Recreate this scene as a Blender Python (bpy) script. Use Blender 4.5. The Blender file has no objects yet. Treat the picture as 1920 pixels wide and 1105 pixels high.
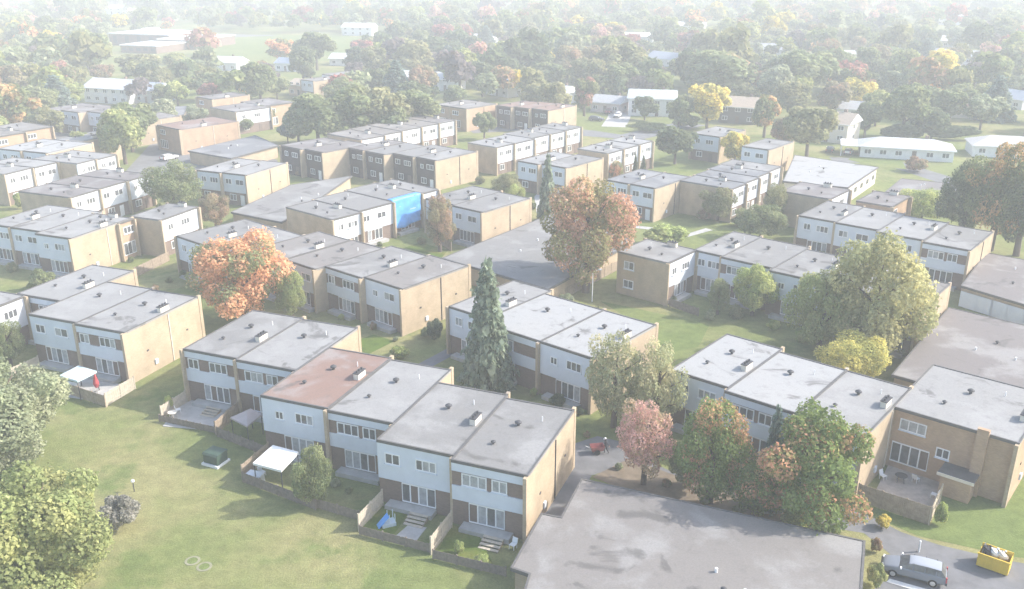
import bpy, math, random
import numpy as np
from mathutils import Vector, Matrix

# ------------------------------------------------------------------ camera, world, sun, exposure
S = bpy.context.scene
CAM_H, PITCH, FPX = 46.0, math.radians(20.4), 1700.0       # surveyed: height of the drone, tilt, focal length for a 1920 px wide frame
SUN_AZ, SUN_EL = 84.0, 36.0                                # clockwise from the view direction (+Y), above the horizon
cam_d = bpy.data.cameras.new('camera')
cam = bpy.data.objects.new('camera', cam_d)
S.collection.objects.link(cam)
cam.location = (0, 0, CAM_H)
cam.rotation_euler = (math.pi / 2 - PITCH, 0, 0)
cam_d.sensor_width = 36.0
cam_d.lens = FPX / 1920.0 * 36.0
cam_d.clip_start = 1.0
cam_d.clip_end = 9000.0
S.camera = cam

W = bpy.data.worlds.new('World')
S.world = W
W.use_nodes = True
nt = W.node_tree
sky = nt.nodes.new('ShaderNodeTexSky')
sky.sky_type = 'NISHITA'
sky.sun_disc = False
sky.sun_elevation = math.radians(SUN_EL)
sky.sun_rotation = math.radians(SUN_AZ)
sky.air_density = 1.0
sky.dust_density = 2.2
sky.ozone_density = 1.0
bg = nt.nodes['Background']
bg.inputs['Strength'].default_value = 0.15
nt.links.new(sky.outputs[0], bg.inputs['Color'])

sun_d = bpy.data.lights.new('sun', 'SUN')
sun_d.energy = 2.6
sun_d.angle = math.radians(0.6)
sun_d.color = (1.0, 0.95, 0.885)
sun = bpy.data.objects.new('sun', sun_d)
S.collection.objects.link(sun)
_a, _e = math.radians(SUN_AZ), math.radians(SUN_EL)
sun.rotation_euler = Vector((-math.cos(_e) * math.sin(_a), -math.cos(_e) * math.cos(_a), -math.sin(_e))).to_track_quat('-Z', 'Y').to_euler()
sun.location = (200, 0, 200)

S.render.engine = 'CYCLES'
S.view_settings.view_transform = 'Standard'
S.view_settings.look = 'None'
S.view_settings.gamma = 1.0
S.view_settings.exposure = 1.40
S.view_settings.use_curve_mapping = False
S.cycles.use_denoising = True
S.cycles.max_bounces = 6
S.cycles.diffuse_bounces = 3
S.cycles.volume_bounces = 1
S.cycles.transparent_max_bounces = 6
HAZE_DENSITY = 0.00115
H0 = 6.3                                                    # roof height of the two storey rows

random.seed(11)
rng = np.random.default_rng(11)
C = S.collection

# ------------------------------------------------------------------ survey: pixel of the 1920 px photograph + known height -> ground plan position
def at(x, y, z=0.0):
    dx, dy = (x - 960.0) / FPX, -(y - 552.5) / FPX
    d = (dx, math.cos(PITCH) + dy * math.sin(PITCH), -math.sin(PITCH) + dy * math.cos(PITCH))
    t = (z - CAM_H) / d[2]
    return Vector((d[0] * t, d[1] * t, z))

# ------------------------------------------------------------------ materials
def mat(name, col, rough=0.85, var=0.12, scale=1.5, spec=0.25, metal=0.0, bump=0.0, bscale=20.0, objcol=False):
    m = bpy.data.materials.new(name)
    m.use_nodes = True
    n, l = m.node_tree.nodes, m.node_tree.links
    b = n['Principled BSDF']
    b.inputs['Roughness'].default_value = rough
    b.inputs['Specular IOR Level'].default_value = spec
    b.inputs['Metallic'].default_value = metal
    tc = n.new('ShaderNodeTexCoord')
    oi = n.new('ShaderNodeObjectInfo')
    add = n.new('ShaderNodeVectorMath'); add.operation = 'ADD'
    mul = n.new('ShaderNodeMath'); mul.operation = 'MULTIPLY'; mul.inputs[1].default_value = 57.0
    l.new(oi.outputs['Random'], mul.inputs[0])
    l.new(tc.outputs['Object'], add.inputs[0]); l.new(mul.outputs[0], add.inputs[1])
    no = n.new('ShaderNodeTexNoise'); no.inputs['Scale'].default_value = scale; no.inputs['Detail'].default_value = 6
    no.inputs['Roughness'].default_value = 0.65
    l.new(add.outputs[0], no.inputs['Vector'])
    mr = n.new('ShaderNodeMapRange')
    mr.inputs['From Min'].default_value = 0.3; mr.inputs['From Max'].default_value = 0.7
    mr.inputs['To Min'].default_value = 1 - var; mr.inputs['To Max'].default_value = 1 + var
    l.new(no.outputs['Fac'], mr.inputs['Value'])
    mx = n.new('ShaderNodeVectorMath'); mx.operation = 'MULTIPLY'
    if objcol:
        l.new(oi.outputs['Color'], mx.inputs[0])
    else:
        mx.inputs[0].default_value = col
    l.new(mr.outputs[0], mx.inputs[1])
    l.new(mx.outputs[0], b.inputs['Base Color'])
    if bump:
        nb = n.new('ShaderNodeTexNoise'); nb.inputs['Scale'].default_value = bscale; nb.inputs['Detail'].default_value = 4
        l.new(tc.outputs['Object'], nb.inputs['Vector'])
        bp = n.new('ShaderNodeBump'); bp.inputs['Strength'].default_value = bump; bp.inputs['Distance'].default_value = 0.1
        l.new(nb.outputs['Fac'], bp.inputs['Height']); l.new(bp.outputs[0], b.inputs['Normal'])
    return m

def brick_mat(name, c1, c2, mortar):
    """running-bond brick, object space; the courses run round the walls"""
    m = bpy.data.materials.new(name); m.use_nodes = True
    n, l = m.node_tree.nodes, m.node_tree.links
    b = n['Principled BSDF']; b.inputs['Roughness'].default_value = 0.9; b.inputs['Specular IOR Level'].default_value = 0.15
    tc = n.new('ShaderNodeTexCoord'); sp = n.new('ShaderNodeSeparateXYZ'); cb = n.new('ShaderNodeCombineXYZ'); ad = n.new('ShaderNodeMath')
    l.new(tc.outputs['Object'], sp.inputs[0]); l.new(sp.outputs['X'], ad.inputs[0]); l.new(sp.outputs['Y'], ad.inputs[1])
    l.new(ad.outputs[0], cb.inputs['X']); l.new(sp.outputs['Z'], cb.inputs['Y'])
    br = n.new('ShaderNodeTexBrick'); br.inputs['Scale'].default_value = 1.0
    br.inputs['Brick Width'].default_value = 0.24; br.inputs['Row Height'].default_value = 0.085; br.inputs['Mortar Size'].default_value = 0.008
    br.inputs['Color1'].default_value = (*c1, 1); br.inputs['Color2'].default_value = (*c2, 1); br.inputs['Mortar'].default_value = (*mortar, 1)
    l.new(cb.outputs[0], br.inputs['Vector'])
    oi = n.new('ShaderNodeObjectInfo'); add = n.new('ShaderNodeVectorMath')
    l.new(tc.outputs['Object'], add.inputs[0]); l.new(oi.outputs['Random'], add.inputs[1])
    no = n.new('ShaderNodeTexNoise'); no.inputs['Scale'].default_value = 0.55; no.inputs['Detail'].default_value = 5
    l.new(add.outputs[0], no.inputs['Vector'])
    mr = n.new('ShaderNodeMapRange'); mr.inputs['From Min'].default_value = 0.3; mr.inputs['From Max'].default_value = 0.7
    mr.inputs['To Min'].default_value = 0.84; mr.inputs['To Max'].default_value = 1.1
    l.new(no.outputs['Fac'], mr.inputs['Value'])
    mx = n.new('ShaderNodeVectorMath'); mx.operation = 'MULTIPLY'
    l.new(br.outputs['Color'], mx.inputs[0]); l.new(mr.outputs[0], mx.inputs[1])
    l.new(mx.outputs[0], b.inputs['Base Color'])
    return m

def roof_mat():
    """gravel and bitumen: object colour, pale scuffed areas, dark ponding stains with ragged rims, fine grit"""
    m = bpy.data.materials.new('flat_roof'); m.use_nodes = True
    n, l = m.node_tree.nodes, m.node_tree.links
    b = n['Principled BSDF']; b.inputs['Roughness'].default_value = 0.8; b.inputs['Specular IOR Level'].default_value = 0.3
    tc = n.new('ShaderNodeTexCoord'); oi = n.new('ShaderNodeObjectInfo')
    mul = n.new('ShaderNodeMath'); mul.operation = 'MULTIPLY'; mul.inputs[1].default_value = 91.0
    add = n.new('ShaderNodeVectorMath')
    l.new(oi.outputs['Random'], mul.inputs[0]); l.new(tc.outputs['Object'], add.inputs[0]); l.new(mul.outputs[0], add.inputs[1])
    def noise(sc, det, rough, dist=0.0):
        x = n.new('ShaderNodeTexNoise'); x.inputs['Scale'].default_value = sc; x.inputs['Detail'].default_value = det
        x.inputs['Roughness'].default_value = rough; x.inputs['Distortion'].default_value = dist
        l.new(add.outputs[0], x.inputs['Vector']); return x
    def ramp(src, a, bb):
        r = n.new('ShaderNodeMapRange'); r.interpolation_type = 'SMOOTHSTEP'
        r.inputs['From Min'].default_value = a; r.inputs['From Max'].default_value = bb
        l.new(src.outputs['Fac'], r.inputs['Value']); return r
    def mix(fac, a, bcol, k):
        x = n.new('ShaderNodeMix'); x.data_type = 'RGBA'
        ml = n.new('ShaderNodeMath'); ml.operation = 'MULTIPLY'; ml.inputs[1].default_value = k
        l.new(fac.outputs[0], ml.inputs[0]); l.new(ml.outputs[0], x.inputs[0])
        l.new(a, x.inputs[6])
        if isinstance(bcol, tuple): x.inputs[7].default_value = (*bcol, 1)
        else: l.new(bcol, x.inputs[7])
        return x.outputs[2]
    big = noise(0.16, 7, 0.6, 0.3); sta = noise(0.21, 6, 0.55, 0.8); mid = noise(0.9, 6, 0.7); fine = noise(7.0, 3, 0.7)
    c = mix(ramp(big, 0.48, 0.64), oi.outputs['Color'], (0.335, 0.33, 0.32), 0.5)
    c = mix(ramp(mid, 0.50, 0.72), c, (0.125, 0.12, 0.113), 0.32)
    c = mix(ramp(sta, 0.585, 0.67), c, (0.095, 0.09, 0.085), 0.72)
    mr = n.new('ShaderNodeMapRange'); mr.inputs['From Min'].default_value = 0.25; mr.inputs['From Max'].default_value = 0.75
    mr.inputs['To Min'].default_value = 0.86; mr.inputs['To Max'].default_value = 1.12
    l.new(fine.outputs['Fac'], mr.inputs['Value'])
    mx = n.new('ShaderNodeVectorMath'); mx.operation = 'MULTIPLY'; l.new(c, mx.inputs[0]); l.new(mr.outputs[0], mx.inputs[1])
    l.new(mx.outputs[0], b.inputs['Base Color'])
    return m

def grass_mat(name, ca, cb, cc, s1=0.035, s2=0.13, dry=0.5):
    m = bpy.data.materials.new(name); m.use_nodes = True
    n, l = m.node_tree.nodes, m.node_tree.links
    b = n['Principled BSDF']; b.inputs['Roughness'].default_value = 0.95; b.inputs['Specular IOR Level'].default_value = 0.05
    tc = n.new('ShaderNodeTexCoord')
    def noise(sc, det, rough=0.6, dist=0.0):
        x = n.new('ShaderNodeTexNoise'); x.inputs['Scale'].default_value = sc; x.inputs['Detail'].default_value = det
        x.inputs['Roughness'].default_value = rough; x.inputs['Distortion'].default_value = dist
        l.new(tc.outputs['Object'], x.inputs['Vector']); return x
    a1, a2, a3, a4 = noise(s1, 5, 0.6, 0.6), noise(s2, 6, 0.65), noise(0.8, 5, 0.75), noise(6, 3, 0.8)
    def mix(src, lo, hi, A, B):
        r = n.new('ShaderNodeMapRange'); r.interpolation_type = 'SMOOTHSTEP'; r.inputs['From Min'].default_value = lo; r.inputs['From Max'].default_value = hi
        l.new(src.outputs['Fac'], r.inputs['Value'])
        x = n.new('ShaderNodeMix'); x.data_type = 'RGBA'; l.new(r.outputs[0], x.inputs[0])
        for v, i in ((A, 6), (B, 7)):
            if isinstance(v, tuple): x.inputs[i].default_value = (*v, 1)
            else: l.new(v, x.inputs[i])
        return x.outputs[2]
    c = mix(a1, dry - 0.08, dry + 0.16, ca, cb)
    c = mix(a2, 0.5, 0.68, c, cc)
    mr = n.new('ShaderNodeMath'); mr.operation = 'MULTIPLY'
    for src, node_in in ((a3, 0), (a4, 1)):
        q = n.new('ShaderNodeMapRange'); q.inputs['From Min'].default_value = 0.25; q.inputs['From Max'].default_value = 0.75
        q.inputs['To Min'].default_value = 0.72; q.inputs['To Max'].default_value = 1.26
        l.new(src.outputs['Fac'], q.inputs['Value']); l.new(q.outputs[0], mr.inputs[node_in])
    mx = n.new('ShaderNodeVectorMath'); mx.operation = 'MULTIPLY'; l.new(c, mx.inputs[0]); l.new(mr.outputs[0], mx.inputs[1])
    l.new(mx.outputs[0], b.inputs['Base Color'])
    bp = n.new('ShaderNodeBump'); bp.inputs['Strength'].default_value = 0.5; bp.inputs['Distance'].default_value = 0.15
    l.new(a4.outputs['Fac'], bp.inputs['Height']); l.new(bp.outputs[0], b.inputs['Normal'])
    return m

def leaf_mat(name, attr_mode):
    """leaf colour from the crown's own two leaf colours (custom properties) or, for the far wood, from the mesh"""
    m = bpy.data.materials.new(name); m.use_nodes = True
    n, l = m.node_tree.nodes, m.node_tree.links
    n.remove(n['Principled BSDF'])
    out = n['Material Output']
    va = n.new('ShaderNodeAttribute'); va.attribute_name = 'leaf'
    sp = n.new('ShaderNodeSeparateColor'); l.new(va.outputs['Color'], sp.inputs[0])
    if attr_mode == 'object':
        A = n.new('ShaderNodeAttribute'); A.attribute_type = 'OBJECT'; A.attribute_name = 'leaf_a'
        B = n.new('ShaderNodeAttribute'); B.attribute_type = 'OBJECT'; B.attribute_name = 'leaf_b'
        K = n.new('ShaderNodeAttribute'); K.attribute_type = 'OBJECT'; K.attribute_name = 'leaf_mix'
        sub = n.new('ShaderNodeMath'); sub.operation = 'SUBTRACT'; l.new(K.outputs['Fac'], sub.inputs[0]); l.new(sp.outputs[1], sub.inputs[1])
        ml = n.new('ShaderNodeMath'); ml.operation = 'MULTIPLY_ADD'; ml.inputs[1].default_value = 3.5; ml.inputs[2].default_value = 0.5; ml.use_clamp = True
        l.new(sub.outputs[0], ml.inputs[0])
        mx = n.new('ShaderNodeMix'); mx.data_type = 'RGBA'
        l.new(ml.outputs[0], mx.inputs[0]); l.new(A.outputs['Color'], mx.inputs[6]); l.new(B.outputs['Color'], mx.inputs[7])
        col = mx.outputs[2]
    else:
        tv = n.new('ShaderNodeAttribute'); tv.attribute_name = 'tint'
        col = tv.outputs['Color']
    sc = n.new('ShaderNodeVectorMath'); sc.operation = 'MULTIPLY'
    l.new(col, sc.inputs[0]); l.new(sp.outputs[0], sc.inputs[1])
    df = n.new('ShaderNodeBsdfDiffuse'); tr = n.new('ShaderNodeBsdfTranslucent'); ms = n.new('ShaderNodeMixShader'); ms.inputs[0].default_value = 0.48
    l.new(sc.outputs[0], df.inputs['Color']); l.new(sc.outputs[0], tr.inputs['Color'])
    l.new(df.outputs[0], ms.inputs[1]); l.new(tr.outputs[0], ms.inputs[2]); l.new(ms.outputs[0], out.inputs['Surface'])
    return m

M = {
    'brick': brick_mat('buff_brick', (0.49, 0.385, 0.262), (0.425, 0.33, 0.22), (0.38, 0.32, 0.25)),
    'brick_red': brick_mat('brown_brick', (0.235, 0.165, 0.13), (0.185, 0.13, 0.105), (0.23, 0.20, 0.175)),
    'brick_orange': brick_mat('orange_brick', (0.50, 0.345, 0.225), (0.43, 0.29, 0.19), (0.36, 0.29, 0.22)),
    'panel': mat('painted_panel', (0.63, 0.665, 0.72), 0.6, 0.06, 0.7),
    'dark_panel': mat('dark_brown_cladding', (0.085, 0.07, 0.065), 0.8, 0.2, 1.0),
    'roof': roof_mat(),
    'flashing': mat('roof_flashing', (0.12, 0.115, 0.11), 0.6, 0.15, 2.0),
    'white': mat('white_paint', (0.78, 0.78, 0.77), 0.5, 0.05, 3.0),
    'cream': mat('cream_paint', (0.70, 0.64, 0.54), 0.7, 0.1, 2.0),
    'vent': mat('dark_metal_vent', (0.07, 0.07, 0.075), 0.6, 0.2, 5.0),
    'glass': mat('window_glass', (0.115, 0.12, 0.125), 0.12, 0.35, 2.0, 0.6),
    'curtain': mat('curtained_glass', (0.33, 0.34, 0.35), 0.25, 0.3, 2.5, 0.5),
    'door': mat('door_paint', (0.16, 0.12, 0.10), 0.6, 0.1, 2.0),
    'wood': mat('weathered_fence', (0.34, 0.27, 0.20), 0.9, 0.25, 3.0),
    'wood_dark': mat('dark_stained_fence', (0.22, 0.185, 0.155), 0.9, 0.25, 3.0),
    'wood_pale': mat('pale_boards', (0.48, 0.42, 0.33), 0.85, 0.2, 3.0),
    'concrete': mat('concrete', (0.42, 0.41, 0.39), 0.9, 0.18, 0.9, bump=0.2),
    'asphalt': mat('asphalt', (0.17, 0.17, 0.175), 0.9, 0.2, 0.5, bump=0.2),
    'patio': mat('patio_paving', (0.40, 0.36, 0.32), 0.9, 0.25, 1.2),
    'garden': grass_mat('garden_grass', (0.10, 0.15, 0.03), (0.17, 0.18, 0.05), (0.08, 0.12, 0.03), 0.2, 0.5),
    'ground': grass_mat('lawn_grass', (0.172, 0.200, 0.072), (0.265, 0.248, 0.115), (0.142, 0.178, 0.060), 0.048, 0.14, 0.50),
    'field': grass_mat('mown_field', (0.150, 0.190, 0.064), (0.19, 0.215, 0.078), (0.132, 0.170, 0.056), 0.06, 0.16),
    'soil': mat('bare_soil', (0.20, 0.16, 0.115), 0.95, 0.3, 0.7),
    'bark': mat('bark', (0.13, 0.10, 0.08), 0.95, 0.3, 4.0),
    'pale_bark': mat('pale_bark', (0.38, 0.36, 0.33), 0.9, 0.3, 3.0),
    'leaf': leaf_mat('foliage', 'object'),
    'far_leaf': leaf_mat('far_foliage', 'mesh'),
    'tint': mat('painted_surface', None, 0.6, 0.08, 1.5, objcol=True),
    'shingle': mat('roof_shingles', None, 0.9, 0.16, 2.0, objcol=True),
    'rubber': mat('rubber', (0.02, 0.02, 0.02), 0.85, 0.1, 5.0),
    'metal': mat('bare_metal', (0.5, 0.5, 0.5), 0.4, 0.1, 5.0, metal=0.8),
    'red': mat('red_paint', (0.45, 0.07, 0.08), 0.5, 0.1, 3.0),
    'skin': mat('skin', (0.55, 0.36, 0.27), 0.6, 0.05, 3.0),
    'cloth_dark': mat('dark_cloth', (0.05, 0.05, 0.06), 0.9, 0.1, 5.0),
    'carpaint': mat('car_paint', None, 0.25, 0.02, 2.0, 0.5, objcol=True),
    'tarp': mat('blue_tarpaulin', (0.10, 0.36, 0.80), 0.45, 0.18, 1.2, 0.4, bump=0.3, bscale=2.5),
    'yellow': mat('yellow_paint', (0.68, 0.47, 0.06), 0.55, 0.12, 2.0),
    'green_metal': mat('green_metal', (0.05, 0.085, 0.06), 0.5, 0.1, 2.0),
    'mauve': mat('mauve_canvas', (0.40, 0.35, 0.34), 0.8, 0.1, 1.0),
    'white_canvas': mat('white_canvas', (0.82, 0.82, 0.80), 0.7, 0.04, 1.0),
    'blue_canvas': mat('pale_blue_canvas', (0.50, 0.60, 0.64), 0.7, 0.05, 1.0),
    'faded_red': mat('faded_red_paint', (0.36, 0.12, 0.115), 0.7, 0.15, 3.0),
    'ring': mat('mossy_concrete', (0.25, 0.245, 0.165), 0.95, 0.2, 2.0),
    'line': mat('road_paint', (0.72, 0.72, 0.70), 0.7, 0.15, 3.0),
}

# ------------------------------------------------------------------ mesh helpers
class MB:
    def __init__(s): s.v, s.f = [], []
    def add(s, vs, fs):
        o = len(s.v); s.v += [tuple(v) for v in vs]; s.f += [tuple(i + o for i in f) for f in fs]; return s
    def box(s, x0, x1, y0, y1, z0, z1):
        return s.add([(x0, y0, z0), (x1, y0, z0), (x1, y1, z0), (x0, y1, z0), (x0, y0, z1), (x1, y0, z1), (x1, y1, z1), (x0, y1, z1)],
                     [(3, 2, 1, 0), (4, 5, 6, 7), (0, 1, 5, 4), (1, 2, 6, 5), (2, 3, 7, 6), (3, 0, 4, 7)])
    def prism(s, pts, z0, z1):
        n = len(pts)
        return s.add([(p[0], p[1], z0) for p in pts] + [(p[0], p[1], z1) for p in pts],
                     [tuple(range(n))[::-1], tuple(range(n, 2 * n))] + [(i, (i + 1) % n, n + (i + 1) % n, n + i) for i in range(n)])
    def tube(s, p, q, r0, r1, n=8, cap=True):
        p, q = Vector(p), Vector(q); d = (q - p).normalized()
        u = d.orthogonal().normalized(); w = d.cross(u)
        vs = [p + (u * math.cos(2 * math.pi * i / n) + w * math.sin(2 * math.pi * i / n)) * r0 for i in range(n)]
        vs += [q + (u * math.cos(2 * math.pi * i / n) + w * math.sin(2 * math.pi * i / n)) * r1 for i in range(n)]
        fs = [(i, (i + 1) % n, n + (i + 1) % n, n + i) for i in range(n)]
        if cap: fs += [tuple(range(n))[::-1], tuple(range(n, 2 * n))]
        return s.add(vs, fs)
    def mesh(s, name, m, smooth=False):
        me = bpy.data.meshes.new(name); me.from_pydata(s.v, [], s.f); me.update()
        if m: me.materials.append(M[m] if isinstance(m, str) else m)
        if smooth: me.polygons.foreach_set('use_smooth', [True] * len(me.polygons))
        return me
    def build(s, name, m, parent=None, loc=None, color=None, smooth=False):
        return link(name, s.mesh(name, m, smooth), parent, loc, color)

def link(name, me, parent=None, loc=None, color=None):
    o = bpy.data.objects.new(name, me); C.objects.link(o)
    if parent is not None: o.parent = parent
    if loc is not None: o.location = loc
    if color is not None: o.color = (*color, 1)
    return o

def empty(name, loc, rz=0.0, label=None, cat=None, group=None):
    o = bpy.data.objects.new(name, None); C.objects.link(o)
    o.location = loc; o.rotation_euler = (0, 0, rz); o.empty_display_size = 0.3
    if label: tag(o, label, cat, group)
    return o

def tag(o, label, cat, group=None):
    o['label'] = label; o['category'] = cat
    if group: o['group'] = group
    return o

def structure(o): o['kind'] = 'structure'; return o

CACHE = {}
def shared(key, fn):
    if key not in CACHE: CACHE[key] = fn()
    return CACHE[key]

SIGHT = []                                                  # (x, y, half width): houses seen between the far trees
FOOT = []                                                   # (x, y, radius) kept clear of random far trees
# ------------------------------------------------------------------ ground, paths, roads
MB().add([(-2600, -250, 0), (2600, -250, 0), (2600, 3400, 0), (-2600, 3400, 0)], [(0, 1, 2, 3)]).build('ground', 'ground')['kind'] = 'structure'

LAYER = [0]
def sheet(name, m, pix, zbase=0.0, thick=0.0):
    """flat patch given by its surveyed corners"""
    LAYER[0] += 1
    z = 0.004 + 0.004 * (LAYER[0] % 9) + zbase
    pts = [at(x, y, 0) for x, y in pix]
    b = MB()
    if thick: b.prism([(p.x, p.y) for p in pts], 0.0, thick)
    else: b.add([(p.x, p.y, z) for p in pts], [tuple(range(len(pts)))])
    return structure(b.build(name, m))

def strip(name, m, pix, width, z=None):
    """path along a surveyed centre line"""
    LAYER[0] += 1
    z = 0.004 + 0.004 * (LAYER[0] % 9)
    P = [at(x, y, 0).xy for x, y in pix]; L, R = [], []
    for i, p in enumerate(P):
        d = (P[min(i + 1, len(P) - 1)] - P[max(i - 1, 0)]).normalized(); n = Vector((-d.y, d.x)) * width / 2
        L.append(p + n); R.append(p - n)
    k = len(P)
    return structure(MB().add([(p.x, p.y, z) for p in L + R], [(k + i, k + i + 1, i + 1, i) for i in range(k - 1)]).build(name, m))

sheet('road', 'asphalt', [(1530, 985), (1548, 930), (1600, 952), (1690, 998), (1760, 1022), (1880, 1050), (2060, 1080), (2060, 1180), (1640, 1180), (1640, 1065), (1670, 1040), (1620, 1000)])
sheet('path', 'asphalt', [(1068, 835), (1120, 818), (1180, 832), (1170, 872), (1110, 892), (1050, 985), (1010, 1010), (990, 1005)])
strip('path', 'asphalt', [(1160, 850), (1250, 895), (1340, 930), (1450, 950), (1560, 965)], 2.2)
strip('path', 'asphalt', [(690, 735), (760, 705), (830, 668), (880, 640), (930, 628)], 1.9)
strip('path', 'concrete', [(1185, 425), (1230, 430), (1285, 443), (1330, 430)], 1.6)
strip('path', 'concrete', [(1015, 400), (1010, 370), (1030, 345), (1100, 340)], 1.8)
strip('road', 'asphalt', [(300, 330), (330, 290), (345, 250), (330, 222), (280, 200)], 7.0)
strip('road', 'asphalt', [(880, 245), (980, 240), (1100, 250), (1180, 258), (1300, 232)], 9.0)
strip('road', 'asphalt', [(1560, 300), (1660, 302), (1780, 340), (1900, 400)], 6.5)
strip('driveway', 'concrete', [(1150, 238), (1160, 222), (1165, 205)], 7.0)
strip('road', 'concrete', [(1745, 200), (1760, 160), (1800, 120), (1830, 95)], 9.0)
strip('road', 'concrete', [(1105, 150), (1100, 110), (1098, 85), (1110, 60)], 8.0)
sheet('parking_lot', 'asphalt', [(225, 96), (300, 98), (360, 88), (520, 66), (400, 64), (330, 72)])
sheet('parking_lot', 'asphalt', [(235, 322), (290, 262), (345, 262), (520, 300), (520, 325), (440, 352), (300, 340)])
sheet('parking_lot', 'asphalt', [(0, 262), (120, 232), (215, 238), (200, 262), (140, 268), (60, 300), (0, 300)])
sheet('lawn', 'field', [(360, 92), (420, 108), (560, 108), (690, 98), (720, 72), (560, 66), (440, 70)])
sheet('lawn', 'field', [(1600, 290), (1690, 300), (1700, 318), (1640, 312), (1590, 300)])
sheet('lawn', 'field', [(1225, 310), (1300, 312), (1290, 335), (1230, 330)])
sheet('lawn', 'field', [(1125, 565), (1200, 580), (1330, 610), (1310, 650), (1220, 670), (1200, 610)])
sheet('lawn', 'field', [(1580, 945), (1720, 1005), (1900, 1045), (1960, 1050), (1960, 900), (1780, 905), (1745, 985), (1610, 935)])
sheet('lawn', 'garden', [(758, 465), (790, 455), (840, 470), (828, 484)])
sheet('lawn', 'garden', [(650, 645), (700, 628), (740, 640), (690, 665)])
sheet('lawn', 'field', [(1715, 158), (1770, 150), (1790, 172), (1740, 178)])
sheet('garden_bed', 'soil', [(1180, 860), (1300, 905), (1540, 985), (1560, 1000), (1440, 985), (1200, 930), (1110, 895)])

# ------------------------------------------------------------------ windows
def window(parent, x, z, w, h, n=2, y=0.0, axis='x', detail=True, sill=True):
    """framed window on a wall facing -y (axis x) or +x (axis y); frame is the part, panes and sill its sub-parts"""
    t, dp = 0.10, 0.07
    def frame():
        b = MB()
        b.box(0, w, -dp, 0.01, 0, t); b.box(0, w, -dp, 0.01, h - t, h); b.box(0, t, -dp, 0.01, t, h - t); b.box(w - t, w, -dp, 0.01, t, h - t)
        for i in range(1, n):
            c = w * i / n; b.box(c - t / 2, c + t / 2, -dp + 0.01, 0.01, t, h - t)
        return b.mesh('window', 'white')
    f = link('window', shared(('wf', round(w, 2), round(h, 2), n), frame), parent, (x, y, z) if axis == 'x' else (y, x, z))
    if axis == 'y': f.rotation_euler = (0, 0, math.pi / 2)
    pw = (w - 2 * t - (n - 1) * t) / n
    if detail:
        pm = [shared(('pane', round(pw, 3), round(h, 2), k), lambda k=k: MB().box(0, pw, -0.025, 0.0, 0, h - 2 * t).mesh('pane', k)) for k in ('glass', 'curtain')]
        for i in range(n):
            link('pane', pm[random.random() < 0.33], f, (t + i * (pw + t), 0, t))
    else:
        link('pane', shared(('panef', round(w, 2), round(h, 2)), lambda: MB().box(t, w - t, -0.025, 0, t, h - t).mesh('pane', 'glass')), f)
    if sill:
        link('sill', shared(('sill', round(w, 2)), lambda: MB().box(-0.06, w + 0.06, -0.16, 0.005, -0.09, -0.005).mesh('sill', 'panel')), f)
    return f

def patio_door(parent, x, z, w, h, y=0.0, n=4):
    t = 0.12
    def frame():
        b = MB(); b.box(0, w, -0.08, 0.01, 0, t); b.box(0, w, -0.08, 0.01, h - t, h)
        for i in range(n + 1):
            c = w * i / n; b.box(max(0, c - t / 2), min(w, c + t / 2), -0.075, 0.01, t, h - t)
        return b.mesh('patio_door', 'white')
    f = link('patio_door', shared(('pd', round(w, 2), round(h, 2), n), frame), parent, (x, y, z))
    pw = w / n - t
    k = random.randrange(n)
    for i in range(n):
        mm = 'door' if i == k and n > 3 else ('curtain' if random.random() < 0.35 else 'glass')
        link('pane', shared(('pdp', round(pw, 3), round(h, 2), mm), lambda mm=mm: MB().box(0, pw, -0.03, 0.0, 0, h - 2 * t).mesh('pane', mm)), f, (t / 2 + i * w / n, 0, t))
    return f

# ------------------------------------------------------------------ row houses
ORD = ['first', 'second', 'third', 'fourth', 'fifth', 'sixth', 'seventh', 'eighth']
ROOF = {'grey': (0.205, 0.20, 0.192), 'pale': (0.26, 0.256, 0.248), 'white': (0.325, 0.325, 0.318), 'brown': (0.235, 0.155, 0.125), 'dark': (0.12, 0.118, 0.115), 'taupe': (0.205, 0.190, 0.176), 'blue': (0.175, 0.178, 0.185), 'mauve': (0.175, 0.158, 0.152)}
NAMES = {'grey': 'grey roofed', 'pale': 'pale roofed', 'white': 'whitish roofed', 'brown': 'brown roofed', 'dark': 'dark roofed', 'taupe': 'taupe roofed', 'blue': 'slate roofed', 'mauve': 'mauve roofed'}

def chimney_part(h, x, y, z, long=1.2, rot=True):
    b = MB().box(-0.28, 0.28, -long / 2, long / 2, -0.02, 0.62)
    c = b.build('chimney', 'cream', h, (x, y, z))
    cb = MB()
    cb.box(-0.34, 0.34, -long / 2 - 0.06, long / 2 + 0.06, 0.622, 0.70)
    k = max(2, int(long / 0.45))
    for i in range(k):
        yy = -long / 2 + (i + 0.5) * long / k; cb.tube((0, yy, 0.702), (0, yy, 0.92), 0.1, 0.1, 8)
    cb.build('chimney_cap', 'vent', c)
    return c

def vent_part(h, x, y, z, s=1.0):
    def fn():
        b = MB(); b.tube((0, 0, -0.02), (0, 0, 0.28), 0.13, 0.13, 10); b.tube((0, 0, 0.26), (0, 0, 0.34), 0.30, 0.30, 12); b.tube((0, 0, 0.34), (0, 0, 0.46), 0.30, 0.12, 12)
        return b.mesh('roof_vent', 'vent')
    o = link('roof_vent', shared('vent', fn), h, (x, y, z)); o.scale = (s, s, s); return o

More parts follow.
